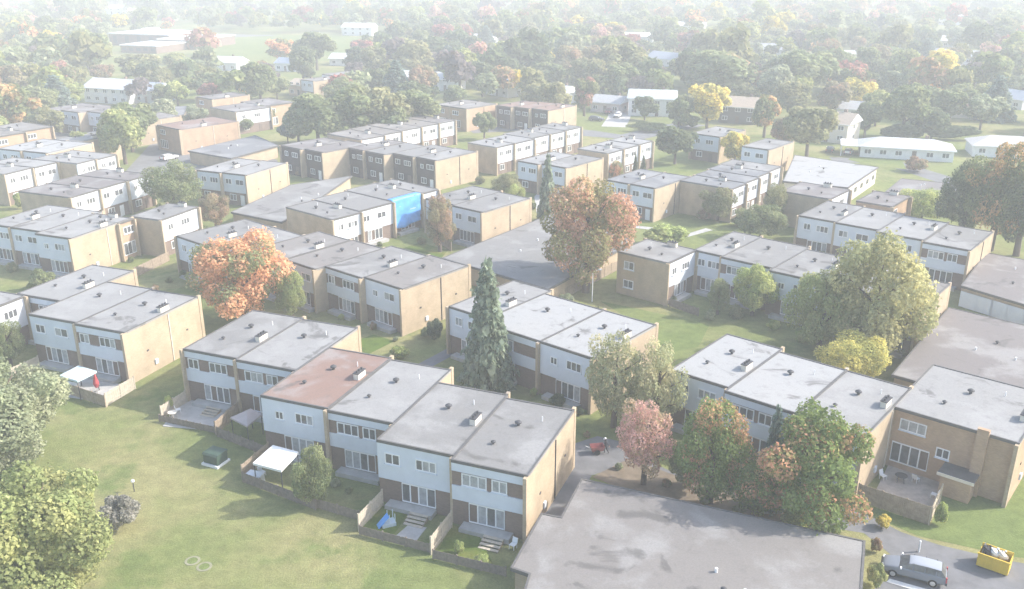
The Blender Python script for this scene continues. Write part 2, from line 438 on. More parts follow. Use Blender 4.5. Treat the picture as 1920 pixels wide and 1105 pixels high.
def unit(o, az, w, d, H, style, roof, label, group, detail, left_end, right_end, k, chimney=None):
    h = empty('row_house', (o.x, o.y, 0), -math.radians(az), label, 'house', group)
    c0, s0 = math.cos(math.radians(az)), math.sin(math.radians(az))
    FOOT.append((o.x + c0 * w / 2 + s0 * d / 2, o.y - s0 * w / 2 + c0 * d / 2, math.hypot(w, d) / 2))
    bk = 'brick_orange' if style == 'K' else 'brick'
    MB().box(0.0, w, 0.1, d, 0, H - 0.2).build('brick_wall', bk, h)
    r = MB().box(0.0, w, -0.14, d + 0.02, H - 0.2, H).build('roof', 'roof', h, color=ROOF[roof])
    e = MB(); t, u = 0.16, 0.07
    e.box(0, w, -0.18, -0.02, H - 0.22, H + u); e.box(0, w, d - 0.12, d + 0.06, H - 0.16, H + u)
    e.box(0.0, t, -0.02, d - 0.12, H + 0.002, H + u); e.box(w - t, w, -0.02, d - 0.12, H + 0.002, H + u)
    e.build('flashing', 'flashing', r)
    # party wall fins at front and back
    if left_end: MB().box(-0.28, 0.0, -0.5, 0.1, 0, H - 0.03).build('brick_pier', 'brick', h)
    MB().box(w - 0.3, w + 0.02, -0.62, 0.1, 0, H - 0.05).build('brick_pier', 'brick', h)
    MB().box(w - 0.3, w + 0.02, d + 0.06, d + 0.55, 0, H + 0.12).build('brick_pier', 'brick', h)
    x1 = w - 0.32
    zs, zb, zt = 2.55, 3.95, 5.35                             # bottom of panel, window band, top panel
    f1 = (H - 0.25)
    if style == 'K':                                         # plain brick front
        MB().box(0, x1, 0.0, 0.1, 0, f1).build('front_wall', bk, h)
        window(h, 0.9, 4.2, 2.4, 1.15, 3, 0.0, detail=detail)
        patio_door(h, 0.5, 0.7, 3.4, 2.1, 0.0, 4)
    else:
        lo = 'brick_red' if style != 'D' else 'dark_panel'
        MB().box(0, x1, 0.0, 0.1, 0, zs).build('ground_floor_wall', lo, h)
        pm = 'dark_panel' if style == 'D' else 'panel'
        if style == 'B':
            MB().box(0, x1, -0.12, 0.1, zs + 0.002, zb).build('front_panel', pm, h)
            MB().box(0, x1, -0.02, 0.1, zb + 0.002, zt).build('window_band', 'brick_red', h)
            MB().box(0, x1, -0.12, 0.1, zt + 0.002, f1).build('top_panel', pm, h)
            a = 0.9 if k % 2 else w * 0.5 - 0.4
            window(h, a, 4.05, 2.3, 1.2, 3, -0.02, detail=detail, sill=detail)
            b2 = a + 2.75 if a + 2.75 + 1.5 < x1 else 0.35
            window(h, b2, 4.05, 1.4, 1.2, 2, -0.02, detail=detail, sill=detail)
        else:
            MB().box(0, x1, -0.12, 0.1, zs + 0.002, f1).build('front_panel', pm, h)
            window(h, w * (0.16, 0.10, 0.2)[k % 3], 4.15, (1.2, 1.5, 0.95)[k % 3], (1.1, 1.1, 0.9)[k % 3], 2, -0.12, detail=detail, sill=detail)
            window(h, w * 0.50, 4.15, 2.0, 1.1, 2 if k % 2 else 3, -0.12, detail=detail, sill=detail)
        if detail:
            patio_door(h, w * (0.22 if k % 2 else 0.30), 0.55, 3.3, 1.95, 0.0, 4)
            MB().box(1.0, min(5.6, x1 - 0.6), -1.1, 0.0, 0, 0.45).build('terrace_step', 'concrete', h)
        else:
            window(h, w * 0.2, 0.9, 1.6, 1.3, 2, 0.0, detail=False, sill=False)
            MB().box(w * 0.62, w * 0.62 + 1.0, -0.05, 0.01, 0.02, 2.1).build('door', 'white' if k % 2 else 'door', h)
    # rainwater pipe and small fittings on the end wall
    if right_end:
        MB().box(w + 0.002, w + 0.09, d * 0.55, d * 0.55 + 0.09, 0.1, H - 0.25).build('downpipe', 'vent' if k % 2 else 'cream', h)
        MB().box(w + 0.002, w + 0.16, d * 0.3, d * 0.3 + 0.45, 0.9, 1.5).build('meter_box', 'panel', h)
        for yy in (0.22, 0.78): MB().box(w + 0.002, w + 0.05, d * yy, d * yy + 0.3, 2.9, 3.1).build('wall_vent', 'vent', h)
    # roof furniture
    if chimney is None: chimney = (k % 2 == 0)
    if chimney: chimney_part(h, w - 0.75, d * 0.42 + (k % 3) * 0.9, H, 1.4)
    vent_part(h, w * 0.45, d * 0.62, H + 0.0, 1.1)
    if k % 3 != 1: vent_part(h, w * 0.33, d * 0.3, H, 0.75)
    if detail: MB().tube((w * 0.7, d * 0.75, H - 0.02), (w * 0.7, d * 0.75, H + 0.5), 0.05, 0.05, 8).build('vent_pipe', 'white', h)
    return h

def row(desc, az, units, detail=True, depth=12.1, group=None, H=H0, snap=2.8):
    a = math.radians(az); B = Vector((math.sin(a), math.cos(a))); A = Vector((math.cos(a), -math.sin(a)))
    L = []
    for (p0, p1, style, roof) in units:
        q0, q1 = at(*p0, H).xy, at(*p1, H).xy
        L.append([q0 @ A, q1 @ A, (q0 @ B + q1 @ B) / 2, style, roof])
    for i in range(len(L) - 1):
        if abs(L[i + 1][0] - L[i][1]) < snap:
            m = (L[i + 1][0] + L[i][1]) / 2; L[i][1] = m; L[i + 1][0] = m
    out = []
    for i, (s0, s1, t, style, roof) in enumerate(L):
        pos = A * s0 + B * t
        n = len(L)
        which = 'only house' if n == 1 else (ORD[i] + ' house from left' if i < n - 1 or n > 8 else 'last house on the right')
        label = '%s %s in %s' % (NAMES[roof], which, desc) if n > 1 else '%s house, %s' % (NAMES[roof], desc)
        out.append(unit(pos, az, s1 - s0, depth, H + 0.035 * (i % 3), style, roof, label, group or 'row houses of the estate', detail, i == 0, i == n - 1, i))
    return out

# near rows
R_front = row('front row beside the open lawn', 21.5, [((346, 653), (443, 672), 'B', 'grey'), ((447, 675), (549, 694), 'B', 'pale'), ((501, 741), (609, 768), 'P', 'brown'), ((622, 768), (728, 793), 'B', 'pale'), ((720, 824), (843, 855), 'P', 'grey'), ((857.7, 862), (990, 895), 'B', 'grey')])
R_left = row('cream gabled row left of the lawn', 21.5, [((37, 549), (104, 564), 'B', 'pale'), ((63, 591), (142, 604), 'P', 'pale'), ((150, 607), (233, 626), 'B', 'pale')])
R_orange = row('row behind the orange maple', 40, [((333, 442), (384, 460), 'P', 'grey'), ((384, 460), (440, 478), 'B', 'grey'), ((470, 470), (535, 488), 'P', 'taupe'), ((535, 487), (590, 503), 'P', 'taupe'), ((618, 501), (675, 521), 'B', 'grey'), ((692, 521), (755, 544), 'P', 'taupe')])
R_spruce = row('row behind the tall spruce', 40, [((846, 573), (903, 595), 'P', 'pale'), ((912, 606), (1003, 638), 'B', 'white'), ((1023, 645), (1118, 673), 'P', 'white')])
R_right = row('row behind the right hand maples', 40, [((1262, 690), (1357, 727), 'P', 'white'), ((1369, 735), (1490, 775), 'B', 'white'), ((1500, 778), (1625, 819), 'P', 'pale')])
R_brick = row('buff brick house with walled patio at the right', 40, [((1675, 760), (1912, 833), 'K', 'pale')])
R_mid = row('row hidden by big yellow green tree', 40, [((1303, 468), (1352, 480), 'P', 'grey'), ((1357, 483), (1445, 502), 'B', 'grey'), ((1450, 508), (1537, 530), 'P', 'grey'), ((1537, 530), (1625, 556), 'P', 'grey'), ((1625, 556), (1722, 586), 'B', 'taupe')])
R_midb = row('brown brick block left of the big yellow green tree', -50, [((1253, 494), (1303, 468), 'P', 'grey')], depth=8.2)
R_back = row('row beyond the big yellow green tree', 40, [((1502, 402), (1563, 418), 'P', 'grey'), ((1573, 416), (1645, 434), 'P', 'pale'), ((1645, 435), (1729, 451), 'P', 'pale'), ((1737, 453), (1820, 471), 'B', 'grey')])
R_tarp = row('white fronted row with the blue tarpaulin', -50, [((625, 413), (671, 398), 'P', 'grey'), ((677, 396), (731, 380), 'P', 'grey'), ((737, 377), (790, 363), 'P', 'grey'), ((790, 363), (822, 355), 'P', 'grey')])
R_tarpe = row('cream gabled block right of the blue tarpaulin', 40, [((800, 372), (850, 384), 'P', 'grey'), ((852, 386), (907, 399), 'P', 'grey')])
# middle distance
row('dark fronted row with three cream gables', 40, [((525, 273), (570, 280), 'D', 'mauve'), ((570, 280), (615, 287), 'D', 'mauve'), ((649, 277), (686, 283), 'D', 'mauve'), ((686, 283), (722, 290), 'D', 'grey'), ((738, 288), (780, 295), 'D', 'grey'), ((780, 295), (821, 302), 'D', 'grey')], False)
row('cream gabled block before the long grey garage', 24, [((369, 319), (417, 324), 'P', 'pale'), ((417, 324), (465, 329), 'P', 'pale')], False)
row('left hand row with a cream gable end', 21.5, [((-27, 419), (20, 425), 'P', 'pale'), ((23, 427), (72, 433), 'P', 'pale'), ((78, 439), (133, 449), 'P', 'pale')])
row('small brick block right of the left cream gable', -68.5, [((217, 419), (253, 410), 'K', 'grey')], False, depth=8)
row('brick block with white upper panel beside bushes', -68.5, [((298, 413), (372, 388), 'P', 'grey')], False, depth=6.0)
row('left row with lit white band', -68.5, [((133, 371), (181, 355), 'P', 'mauve'), ((187, 354), (235, 340), 'P', 'mauve'), ((240, 339), (283, 327), 'P', 'mauve')], False)
row('white fronted row at the left edge', -68.5, [((4, 327), (60, 315), 'P', 'pale'), ((64, 314), (111, 304), 'P', 'pale'), ((140, 308), (180, 299), 'P', 'pale'), ((180, 299), (219, 290), 'P', 'pale')], False)
row('white roofed block behind the left edge row', 21.5, [((-4, 279), (43, 283), 'P', 'white'), ((45, 283), (90, 288), 'P', 'white')], False)
row('white fronted house at the left edge above the lawn', -68.5, [((-38, 592), (37, 553), 'P', 'pale')], False)
row('white row behind the dark fronted row', -50, [((679, 263), (715, 254), 'P', 'taupe'), ((720, 253), (750, 247), 'P', 'taupe'), ((755, 246), (786, 239), 'P', 'taupe'), ((790, 238), (819, 232), 'P', 'taupe'), ((824, 231), (854, 226), 'P', 'mauve')], False)
row('five house white row with brown end wall', -50, [((931, 277), (963, 269), 'P', 'pale'), ((967, 270), (997, 261), 'P', 'pale'), ((1000, 260), (1028, 252), 'P', 'grey'), ((1031, 252), (1058, 246), 'P', 'grey'), ((1062, 245), (1088, 238), 'P', 'grey')], False, depth=8.6)
row('white row with narrow cypresses', -50, [((1139, 288), (1168, 280), 'P', 'pale'), ((1168, 280), (1195, 273), 'P', 'pale'), ((1200, 271), (1224, 265), 'P', 'pale')], False, depth=8)
row('block above the red and orange maple', 40, [((969, 302), (1015, 308), 'P', 'pale'), ((1015, 308), (1067, 315), 'P', 'grey')], False)
row('slate roofed block right of the maple top', 40, [((1136, 337), (1183, 345), 'P', 'blue'), ((1183, 345), (1231, 354), 'P', 'blue')], False)
row('row with tall blank brown wall', -50, [((1371, 355), (1398, 344), 'P', 'blue'), ((1398, 344), (1421, 333), 'P', 'blue'), ((1421, 333), (1440, 323), 'P', 'blue'), ((1440, 323), (1462, 312), 'P', 'grey')], False, depth=10.5)
row('far right block with a small cream gable', 40, [((1300, 249), (1350, 258), 'P', 'grey'), ((1396, 273), (1440, 283), 'P', 'grey')], False)
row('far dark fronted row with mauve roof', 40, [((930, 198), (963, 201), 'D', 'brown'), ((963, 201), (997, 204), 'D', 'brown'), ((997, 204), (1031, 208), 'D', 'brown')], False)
row('small block before the pale flat roofed hall', -50, [((1558, 374), (1590, 355), 'P', 'mauve')], False, depth=9)
row('block beside the lime green bush at right', -50, [((1672, 388), (1705, 368), 'K', 'mauve')], False, depth=6)
row('orange brick block with big lit wall at left', 40, [((298, 234), (337, 244), 'K', 'brown')], False, depth=16)
row('brown roofed row above the orange brick block', -50, [((452, 212), (490, 200), 'P', 'mauve'), ((515, 200), (540, 190), 'K', 'mauve')], False)
row('red brick row behind the left trees', 30, [((80, 205), (113, 207), 'P', 'mauve'), ((115, 208), (155, 211), 'P', 'mauve'), ((157, 210), (200, 212), 'P', 'mauve')], False)
row('long low taupe roofed row at left edge', -60, [((-10, 258), (45, 247), 'K', 'taupe'), ((45, 247), (95, 237), 'K', 'taupe')], False)
row('brick row behind the central trees', 40, [((818, 196), (845, 200), 'K', 'taupe'), ((845, 200), (876, 205), 'K', 'taupe')], False)
row('taupe roofed row behind the yellow tree', 40, [((560, 150), (595, 152), 'P', 'taupe'), ((600, 140), (640, 143), 'P', 'taupe')], False)
row('low block behind the slate garage at left', 40, [((215, 222), (262, 228), 'P', 'mauve')], False)
row('grey block left of the yellow green tree', 24, [((100, 262), (150, 266), 'P', 'grey')], False)
row('mauve roofed house left of the yellow tree', 40, [((365, 182), (405, 186), 'K', 'mauve')], False)

# ------------------------------------------------------------------ garages and flat halls
def garage(label, pix, z=3.0, roof='grey', doors=None, wall='brick', name='garage', cat='garage'):
    P = [at(x, y, z) for x, y in pix]
    cx, cy = sum(p.x for p in P) / len(P), sum(p.y for p in P) / len(P)
    pts = [(p.x - cx, p.y - cy) for p in P]
    area = sum(pts[i][0] * pts[(i + 1) % len(pts)][1] - pts[(i + 1) % len(pts)][0] * pts[i][1] for i in range(len(pts)))
    if area < 0: pts = pts[::-1]
    g = empty(name, (cx, cy, 0), 0, label, cat)
    FOOT.append((cx, cy, max(math.hypot(*p) for p in pts) * 0.85))
    def inset(k): 
        out = []
        n = len(pts)
        for i in range(n):
            p, a, b = Vector(pts[i]), Vector(pts[i - 1]), Vector(pts[(i + 1) % n])
            d1, d2 = (p - a).normalized(), (b - p).normalized()
            n1, n2 = Vector((-d1.y, d1.x)), Vector((-d2.y, d2.x))
            m = (n1 + n2); m = m / max(0.3, m.dot(n1)); out.append((p + m * k).to_tuple())
        return out
    MB().prism(inset(0.25), 0, z - 0.25).build('wall', wall, g)
    r = MB().prism(pts, z - 0.25, z).build('roof', 'roof', g, color=ROOF[roof])
    e = MB(); q = inset(-0.04); i2 = inset(0.14); n = len(pts)
    for i in range(n):
        j = (i + 1) % n
        e.add([(*q[i], z - 0.28), (*q[j], z - 0.28), (*q[j], z + 0.05), (*q[i], z + 0.05), (*i2[i], z + 0.05), (*i2[j], z + 0.05), (*i2[j], z + 0.003), (*i2[i], z + 0.003)],
              [(0, 1, 2, 3), (3, 2, 5, 4), (4, 5, 6, 7)])
    e.build('flashing', 'flashing', r)
    for i in range(3 if len(pts) else 0):
        a, b = random.uniform(0.25, 0.75), random.uniform(0.3, 0.7)
        p = Vector(pts[0]).lerp(Vector(pts[1]), a).lerp(Vector(pts[3 % n]).lerp(Vector(pts[2]), a), b)
        if i: MB().tube((0, 0, -0.02), (0, 0, 0.35), 0.12, 0.12, 10).build('vent_pipe', 'white', g, (p.x, p.y, z))
        else: vent_part(g, p.x, p.y, z, 0.8)
    return g, pts, inset(0.25)

def wall_pieces(g, p, q, z0, z1, n, w, name, m, off=0.03):
    """doors or windows set out along one wall from p to q (outside on the right hand of p->q)"""
    p, q = Vector(p), Vector(q); d = (q - p).normalized(); nn = Vector((d.y, -d.x)); L = (q - p).length
    for i in range(n):
        c = p + d * (L * (i + 0.5) / n)
        o = shared((name, m, round(w, 2), round(z1 - z0, 2)), lambda: MB().box(-w / 2, w / 2, -off, 0.02, 0, z1 - z0).mesh(name, m))
        ob = link(name, o, g, (c.x, c.y, z0)); ob.rotation_euler = (0, 0, math.atan2(d.y, d.x))

g1, gp, gi = garage('big flat grey garage roof at bottom centre', [(958, 1065), (1015, 963), (1052, 970), (1090, 898), (1622, 1015), (1612, 1170), (965, 1170), (992, 1077)], 3.0, 'taupe')
g2, gp, gi = garage('mauve grey garage roof behind the brick house at right', [(1672, 703), (1779, 577), (2050, 640), (1990, 790)], 3.0, 'mauve')
g3, gp, gi = garage('garage with grey doors at the right edge', [(1802, 536), (1849, 474), (1990, 500), (1990, 592)], 3.0, 'mauve')
pts = [Vector(at(1804, 537, 3).xy), Vector(at(1985, 591, 3).xy)]
g4, gp, gi = garage('long grey garage roof left of the red and orange maple', [(829, 484), (1040, 399), (1190, 452), (1028, 543)], 3.0, 'grey')
g5, gp, gi = garage('flat garage roof behind the orange maple row', [(433, 398), (545, 347), (660, 330), (600, 372), (528, 417)], 3.0, 'grey')
g6, gp, gi = garage('long slate garage roof behind the cream gabled block', [(352, 283), (479, 254), (522, 273), (433, 297)], 3.0, 'blue')
g7, gp, gi = garage('small slate roofed garage left of orange brick block', [(275, 203), (350, 199), (345, 215), (312, 222)], 3.0, 'blue')
g8, gp, gi = garage('pale flat roofed hall with row of dark windows', [(1468, 340), (1490, 291), (1647, 314), (1590, 352)], 3.6, 'white', wall='cream', name='flat_roofed_hall', cat='hall')
j = max(range(len(gi)), key=lambda i: gi[i][0]); k2 = min(range(len(gi)), key=lambda i: gi[i][1])
wall_pieces(g8, gi[k2], gi[j], 1.3, 2.3, 5, 1.9, 'window', 'glass')
g9, gp, gi = garage('low mauve roof behind the lime bush at right', [(1660, 360), (1690, 335), (1790, 345), (1770, 372)], 3.2, 'mauve')
for gx, (xa, ya), (xb, yb), nd in ((g3, (1804, 538), (1988, 592), 6),):
    a = at(xa, ya, 3.0); b = at(xb, yb, 3.0); d = (b - a).normalized(); nrm = Vector((d.y, -d.x, 0)) * -0.24
    wall_pieces(gx, (a + nrm - gx.location).xy, (b + nrm - gx.location).xy, 0.05, 2.3, nd, 2.5, 'garage_door', 'panel', 0.05)
# ------------------------------------------------------------------ detached houses
def cottage(label, px, py, az, w, d, hw, rise, roofc, wallc, chimney=True, carport=False, hip=False, nwin=3, detail=True):
    p = at(px, py, 0)
    FOOT.append((p.x, p.y, max(w, d) * 0.62)); SIGHT.append((p.x, p.y, w * 0.5))
    h = empty('detached_house', (p.x, p.y, 0), -math.radians(az), label, 'house', 'detached houses beyond the estate')
    MB().box(-w / 2, w / 2, -d / 2, d / 2, 0, hw).build('wall', 'tint', h, color=wallc)
    ov = 0.5; e = hw - 0.05
    b = MB(); x, y = w / 2 + ov, d / 2 + ov; r = hw + rise; hx = x - (y if hip else 0)
    t = 0.18
    b.add([(-x, -y, e), (x, -y, e), (x, y, e), (-x, y, e), (-hx, 0, r), (hx, 0, r)],
          [(0, 1, 5, 4), (2, 3, 4, 5), (1, 2, 5), (3, 0, 4), (3, 2, 1, 0)])
    ro = b.build('roof', 'shingle', h, color=roofc)
    if not hip:
        for sx in (-1, 1):
            a, b_ = w / 2 + ov + 0.004, w / 2 + ov + 0.07
            MB().add([(sx * q, yy, zz) for q in (a, b_) for yy, zz in ((-y + 0.1, e), (y - 0.1, e), (0, r - 0.08))], [(0, 1, 2), (5, 4, 3), (0, 3, 4, 1), (1, 4, 5, 2), (2, 5, 3, 0)]).build('gable_board', 'white', h)
    MB().box(-x, x, -y - 0.05, -y + 0.02, e - 0.18, e + 0.02).build('gutter', 'white', h)
    if chimney:
        MB().box(w * 0.2, w * 0.2 + 0.8, 0.2, 0.9, hw, r + 0.7).build('chimney', 'brick_red', ro)
    st = [0.9] if hw < 4 else [0.9, 3.5]
    for z in st:
        for i in range(nwin):
            xx = -w / 2 + w * (i + 0.5) / nwin - 0.8
            if z == st[0] and i == nwin // 2:
                MB().box(xx + 0.3, xx + 1.3, -d / 2 - 0.05, -d / 2 + 0.01, 0.1, 2.2).build('door', 'door', h)
            else: window(h, xx, z, 1.6, 1.2, 2, -d / 2, detail=False, sill=False)
        window(h, -0.7, z, 1.4, 1.2, 2, w / 2, axis='y', detail=False, sill=False)
    if carport:
        cp = MB()
        cp.box(-w / 2 - 4.6, -w / 2 - 0.5, -d / 2, d / 2, hw - 0.3, hw - 0.12); 
        for sx in (-w / 2 - 4.4, ):
            for sy in (-d / 2 + 0.3, d / 2 - 0.3): cp.box(sx - 0.1, sx + 0.1, sy - 0.1, sy + 0.1, 0, hw - 0.3)
        cp.build('carport', 'white', h)
        MB().box(-w / 2 - 0.04, -w / 2 + 0.02, -d / 2 + 0.4, d / 2 - 0.4, 0.1, 2.3).build('garage_door', 'door', h)
    return h

GR, BL, WH, TN, DK, PK = (0.38, 0.385, 0.39), (0.33, 0.37, 0.42), (0.62, 0.63, 0.64), (0.42, 0.34, 0.26), (0.16, 0.15, 0.15), (0.45, 0.30, 0.28)
ww, wc, wb, wr = (0.72, 0.72, 0.71), (0.68, 0.62, 0.52), (0.60, 0.66, 0.70), (0.36, 0.20, 0.16)
cottage('long white bungalow with pale roof and dark carport', 1695, 293, 108 - 90, 21, 9, 2.8, 1.7, (0.50, 0.51, 0.53), ww, carport=True, hip=True, nwin=6)
cottage('pale roofed bungalow at the right edge', 1885, 290, 15, 17, 9, 2.8, 1.9, (0.50, 0.48, 0.45), ww, hip=True, nwin=4)
cottage('tan roofed house with tall white gable', 1560, 262, 40, 11, 9, 5.2, 2.4, TN, wc)
cottage('white two storey house with pale blue roof', 1222, 214, 12, 14, 9, 5.4, 2.2, (0.45, 0.50, 0.50), ww, nwin=4)
cottage('pinkish garage fronted house left of white house', 1145, 208, 30, 10, 9, 3.2, 1.8, GR, (0.60, 0.52, 0.50))
cottage('white gabled house right of the round green trees', 1050, 192, 40, 9, 9, 3.6, 2.2, WH, ww)
cottage('blue grey roofed house with white gable edge', 952, 178, 50, 12, 10, 3.4, 2.4, BL, ww)
cottage('white bungalow with row of dark windows, left of two', 767, 158, 14, 17, 9, 3.2, 2.0, WH, ww, nwin=5)
cottage('white bungalow with pale roof, right of two', 833, 168, 14, 14, 9, 4.2, 2.2, WH, ww, nwin=4)
cottage('large white house with dormers at upper left', 222, 190, 20, 18, 11, 5.0, 2.6, (0.50, 0.52, 0.54), ww, nwin=5)
cottage('pale blue house right of large white house', 292, 190, 20, 9, 9, 4.2, 2.2, BL, wb)
cottage('white house before the playing field', 425, 130, 15, 16, 10, 3.4, 2.2, (0.52, 0.53, 0.55), ww, nwin=4)
cottage('dark walled house with brown roof by yellow tree', 1387, 228, 25, 11, 9, 5.0, 2.4, TN, (0.14, 0.13, 0.13))
cottage('small pale roofed house left of round dark tree', 1600, 220, 25, 10, 8, 3.0, 2.0, GR, ww)
cottage('pinkish roofed bungalow near right edge', 1815, 218, 10, 18, 9, 2.8, 1.8, PK, wc, hip=True)
cottage('blue grey roofed house behind blue spruce', 1895, 200, 60, 13, 9, 3.2, 2.4, BL, ww)
cottage('white house at left edge among trees', 28, 118, 15, 13, 10, 4.0, 2.4, WH, ww)
cottage('white house with bright roof among right trees', 1600, 118, 20, 17, 10, 3.4, 2.2, WH, ww, nwin=4)
cottage('grey roofed house below the blue roofed one', 1455, 105, 20, 15, 10, 3.4, 2.6, GR, ww)
cottage('blue roofed house beside the round green tree', 1250, 122, 50, 16, 10, 3.2, 2.6, BL, ww)
cottage('tiny white house behind the orange tree', 545, 132, 20, 10, 8, 3.4, 2.0, WH, ww)
cottage('white house left of the two bungalows', 660, 122, 14, 18, 9, 3.2, 2.0, WH, ww, nwin=4)
cottage('small cream house above the central trees', 575, 178, 30, 9, 8, 4.0, 1.6, TN, (0.62, 0.48, 0.36))
cottage('white house in the upper centre wood', 910, 86, 40, 14, 10, 3.6, 2.6, WH, ww)
cottage('white house left of the far dark trees', 675, 66, 15, 20, 10, 5.0, 2.4, WH, ww, nwin=4)
cottage('pale house right of yellow tree at right', 1800, 118, 40, 14, 10, 3.4, 2.4, WH, ww)
cottage('blue grey house left of yellow tree at right', 1728, 112, 20, 14, 10, 3.2, 2.4, BL, ww)
cottage('small white house in the far right wood', 1790, 88, 30, 13, 10, 3.4, 2.4, WH, ww)
cottage('long white roofed house in the far wood', 1190, 78, 14, 22, 10, 3.2, 2.0, WH, ww, nwin=5)
cottage('tiny pale house in the far centre wood', 1290, 58, 20, 22, 11, 3.4, 2.4, WH, ww)
cottage('white house near the top right', 1780, 46, 15, 22, 12, 4.4, 2.6, WH, ww)
cottage('far white house at the top left wood', 218, 26, 15, 22, 12, 4.6, 2.8, WH, ww)

# school with white flat roofs
def school():
    p = at(270, 92, 0); h = empty('school_building', (p.x, p.y, 0), -math.radians(18), 'long low brick school with bright white flat roofs', 'school')
    FOOT.append((p.x, p.y, 38))
    for i, (x0, x1, y0, y1, z) in enumerate(((-34, 6, 14, 44, 6.5), (6.2, 30, 4, 40, 5.2), (2, 24, -20, 3.8, 4.0))):
        MB().box(x0, x1, y0, y1, 0, z - 0.5).build('wall', 'brick_red', h)
        MB().box(x0 - 0.4, x1 + 0.4, y0 - 0.4, y1 + 0.4 if i else y1, z - 0.498, z).build('roof', 'white', h)
        for k in range(5):
            xx = x0 + (x1 - x0) * (k + 0.5) / 5
            MB().box(xx - 1.3, xx + 1.3, y0 - 0.06, y0 + 0.01, 1.1, z - 1.4).build('window', 'glass', h)
    MB().box(-20, -12, 24, 30, 6.502, 8.6).build('rooftop_unit', 'white', h)
school()

# ------------------------------------------------------------------ trees
def crown_proto(seed, nblob=26, nleaf=7000, leaf=0.075, flat=1.0, gap=0.25, spread=0.62):
    g = np.random.default_rng(seed)
    d = g.normal(size=(nblob, 3)); d /= np.linalg.norm(d, axis=1)[:, None]
    rad = g.uniform(0.25, 1.0, nblob) ** 0.6 * spread
    c = d * rad[:, None]; c[:, 2] = c[:, 2] * flat
    br = g.uniform(0.17, 0.36, nblob) * (1.15 - 0.3 * rad / spread)
    tot = (br ** 2).sum(); P, Nn, mixv, tone = [], [], [], []
    bm = g.uniform(0, 1, nblob); bt = g.uniform(0.85, 1.15, nblob)
    keepb = g.uniform(0, 1, nblob)
    for i in range(nblob):
        k = int(nleaf * br[i] ** 2 / tot * 1.6)
        n = g.normal(size=(k, 3)); n /= np.linalg.norm(n, axis=1)[:, None]
        lump = 1 + 0.22 * np.sin(n[:, 0] * 7 + i) * np.sin(n[:, 1] * 7 + 2 * i) * np.sin(n[:, 2] * 6 + 3 * i)
        p = c[i] + n * (br[i] * lump * g.uniform(0.72, 1.06, k))[:, None]
        dist = np.linalg.norm(p[:, None, :] - c[None], axis=2) / br[None]
        dist[:, i] = 9
        ok = (dist.min(axis=1) > 0.72)
        P.append(p[ok]); Nn.append(n[ok]); mixv.append(np.clip(bm[i] + g.normal(0, 0.12, ok.sum()), 0, 1)); tone.append(bt[i] * g.uniform(0.72, 1.28, ok.sum()))
    P, Nn, mixv, tone = np.concatenate(P), np.concatenate(Nn), np.concatenate(mixv), np.concatenate(tone)
    if len(P) > nleaf:
        s = g.permutation(len(P))[:nleaf]; P, Nn, mixv, tone = P[s], Nn[s], mixv[s], tone[s]
    return leaf_mesh('crown_%d' % seed, P, Nn, mixv, tone, leaf, g)

def leaf_mesh(name, P, Nn, mixv, tone, leaf, g, mat_key='leaf', tint=None, sizes=None, droop=None):
    k = len(P)
    n = Nn * 0.9 + g.normal(size=(k, 3)) * 0.55 + np.array([0, 0, 0.35]); n /= np.linalg.norm(n, axis=1)[:, None]
    r = g.normal(size=(k, 3)) if droop is None else droop
    u = np.cross(n, r); u /= np.linalg.norm(u, axis=1)[:, None] + 1e-9
    v = np.cross(n, u)
    s = (leaf if sizes is None else sizes) * g.uniform(0.65, 1.35, k)
    s = s[:, None]
    asp = g.uniform(0.55, 0.95, k)[:, None] if droop is None else 0.32
    V = np.stack([P - u * s * 0.9, P - v * s * asp * 0.8 + n * s * 0.15, P + u * s, P + v * s * asp + n * s * 0.12], axis=1).reshape(-1, 3)
    me = bpy.data.meshes.new(name)
    me.vertices.add(4 * k); me.vertices.foreach_set('co', V.astype(np.float32).ravel())
    me.loops.add(4 * k); me.loops.foreach_set('vertex_index', np.arange(4 * k, dtype=np.int32))
    me.polygons.add(k); me.polygons.foreach_set('loop_start', np.arange(0, 4 * k, 4, dtype=np.int32)); me.polygons.foreach_set('loop_total', np.full(k, 4, dtype=np.int32))
    a = me.attributes.new('leaf', 'FLOAT_COLOR', 'POINT')
    cc = np.zeros((4 * k, 4), np.float32); cc[:, 0] = np.repeat(tone, 4); cc[:, 1] = np.repeat(mixv, 4); cc[:, 3] = 1
    a.data.foreach_set('color', cc.ravel())
    if tint is not None:
        a = me.attributes.new('tint', 'FLOAT_COLOR', 'POINT')
        tt = np.ones((4 * k, 4), np.float32); tt[:, :3] = np.repeat(tint, 4, axis=0)
        a.data.foreach_set('color', tt.ravel())
    me.update(); me.validate()
    me.materials.append(M[mat_key])
    return me

